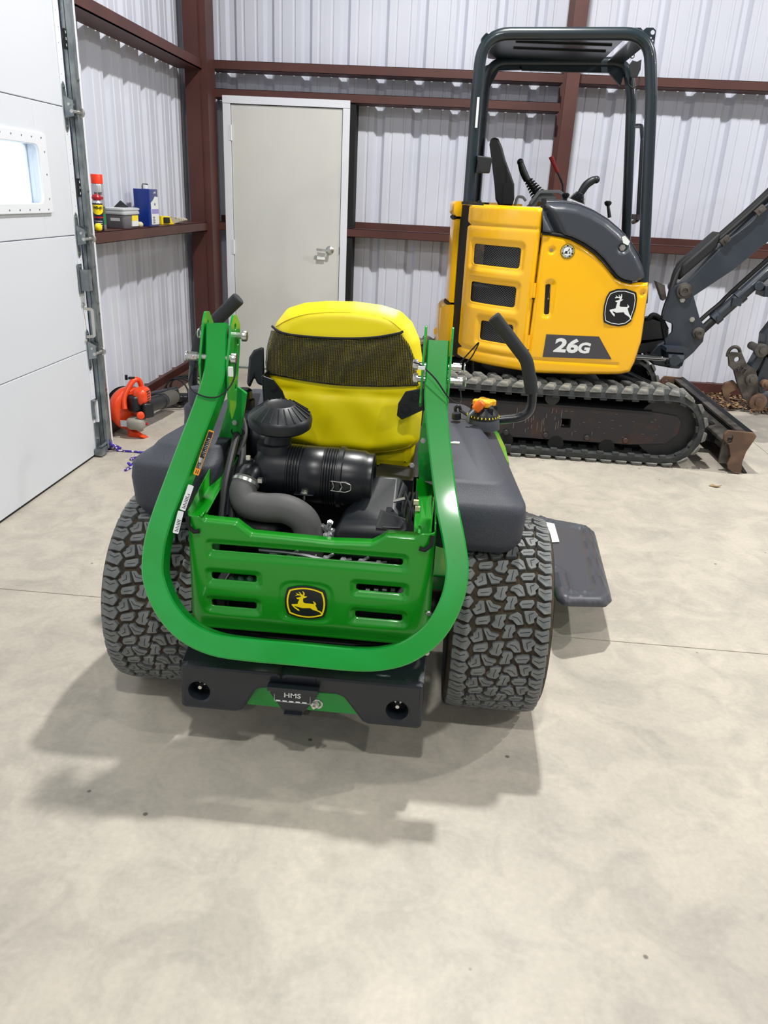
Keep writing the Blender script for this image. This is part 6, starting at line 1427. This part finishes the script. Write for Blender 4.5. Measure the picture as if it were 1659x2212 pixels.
mb = MB(); p = c + V3(.0, -.14, -.09); mb.obox(p, .05, .002, .05, nrm(V3(.9, .0, 0)), (0, 1, 0)); mb.build('blower_label', m_clear, BL, smooth=False)

BL.scale = (.8, .8, .8); BL.location = (-1.955, 4.64, 0)
# tangle of black tool and cable beyond the blower
t = root('power_tool', (-1.62, 5.55, 0), 'black power tool with coiled cable lying by the wall', 'tool')
mb = MB(); mb.obox((-1.72, 5.5, .08), .2, .1, .1, (.9, .3, .2), (0, 1, 0)); mb.obox((-1.60, 5.62, .05), .22, .09, .05, (.8, .5, -.1), (0, 1, 0)); mb.obox((-1.83, 5.38, .06), .12, .04, .04, (.8, .6, .2), (0, 1, 0)); mb.build('tool_body', m_plast, t, bevel=.01)
mb = MB()
for k in range(6): mb.tube([(-1.66 + .01 * k + (.10 + .008 * k) * math.cos(a), 5.58 + .05 * math.cos(a) * (k % 3 - 1) + .03 * k, .105 + .09 * math.sin(a)) for a in np.linspace(0, 6.28, 18)], .006, 6)
mb.tube(smooth([(-1.9, 5.3, .03), (-1.82, 5.28, .02), (-1.75, 5.4, .1), (-1.6, 5.45, .02), (-1.5, 5.55, .1)], 6), .007, 6); mb.build('coiled_cable', m_rubber, t)['kind'] = 'stuff'
mb = MB(); mb.cyl((-1.5, 5.72, .12), (-1.38, 5.72, .08), .008); mb.lathe([(.02, 0), (.02, .02)], (-1.4, 5.7, .06), (1, 0, 0), 12); mb.cyl((-1.88, 5.3, .07), (-1.84, 5.28, .05), .016); mb.build('cable_fitting', m_zinc, t)
t.location = (-1.90, 5.42, 0)

# purple rope
m_rope = bpy.data.materials.new('purple_rope'); m_rope.use_nodes = True
nt = m_rope.node_tree; b = nt.nodes['Principled BSDF']; b.inputs['Roughness'].default_value = .8
tc = nt.nodes.new('ShaderNodeTexCoord'); vz = nt.nodes.new('ShaderNodeTexNoise'); vz.inputs['Scale'].default_value = 55; vz.inputs['Detail'].default_value = 0; nt.links.new(tc.outputs['Object'], vz.inputs['Vector'])
cr = nt.nodes.new('ShaderNodeValToRGB'); cr.color_ramp.interpolation = 'CONSTANT'; cr.color_ramp.elements[0].color = (*lin((72, 50, 168)), 1); cr.color_ramp.elements[1].position = .52; cr.color_ramp.elements[1].color = (*lin((44, 30, 96)), 1); e_ = cr.color_ramp.elements.new(.62); e_.color = (*lin((206, 196, 214)), 1); nt.links.new(vz.outputs[0], cr.inputs[0]); nt.links.new(cr.outputs[0], b.inputs['Base Color'])
f = lambda x, y: az(x, y, .007)
mb = MB(); kn = f(240, 968)
mb.tube(smooth([V3(-1.975, 4.28, .08), V3(-1.95, 4.29, .05), V3(-1.93, 4.31, .02), f(256, 973), f(285, 975), f(312, 977), f(325, 970), f(345, 963), f(372, 965), f(380, 985), f(350, 978), f(325, 977), f(312, 985), f(330, 990), f(360, 985), f(345, 987), f(300, 988), f(282, 991), f(300, 996), f(350, 1000), f(395, 1000), f(360, 1010), f(310, 1008), f(290, 1007), f(270, 1016)], 6), .0065, 8)
for k in range(5): mb.tube([kn + V3(.018 * math.cos(a) * (1 + .2 * k) - .02 + .012 * k, .02 * math.sin(a), .012 + .01 * math.sin(a + k)) for a in np.linspace(0, 6.28, 14)], .006, 6)
for k in range(3): q = f(285, 1007); mb.tube([q + V3(.016 * math.cos(a), .016 * math.sin(a + k), .012 + .01 * math.sin(a * 2 + k)) for a in np.linspace(0, 6.28, 14)], .006, 6)
tag(mb.build('rope', m_rope, None, angle=80), 'knotted purple rope looped on the floor by the overhead door', 'rope')

# leaf litter by the back wall and single dry leaf
random.seed(21); mb = MB()
for k in range(2200):
    x = random.uniform(2.2, 3.15); y = random.uniform(6.42, 6.95) - (.12 * random.random() if x > 2.5 else 0); r = random.uniform(.01, .028); a = random.random() * 6.28; tl = random.uniform(-.5, .5); z = random.uniform(.002, .03)
    U = V3(math.cos(a), math.sin(a), tl) * r; Vv = V3(-math.sin(a), math.cos(a), random.uniform(-.4, .4)) * r * .6; o = V3(x, y, z + r * .5)
    mb.add([o - U, o + Vv, o + U, o - Vv], [(0, 1, 2, 3)], k % 3)
ll = mb.build('leaf_litter', [mat('litter_brown', (96, 66, 40), .8), mat('litter_dark', (58, 40, 28), .8), mat('litter_tan', (150, 118, 84), .8)], None, smooth=False); tag(ll, 'brown dry leaf and dirt litter swept against the back wall', 'litter', None, 'stuff')
mb = MB(); p = az(1545, 1051, .004); mb.prism([p + V3(a, b_, c_) for a, b_, c_ in ((-.035, .01, 0), (-.01, .02, .006), (.01, .012, .0), (.04, .008, .008), (.02, -.006, .002), (.0, -.014, .004), (-.02, -.0, .0))], (0, 0, .002)); tag(mb.build('dry_leaf', mat('dry_leaf_tan', (150, 128, 92), .8), None, smooth=False), 'single curled dry leaf on the bare floor before the excavator blade', 'leaf')
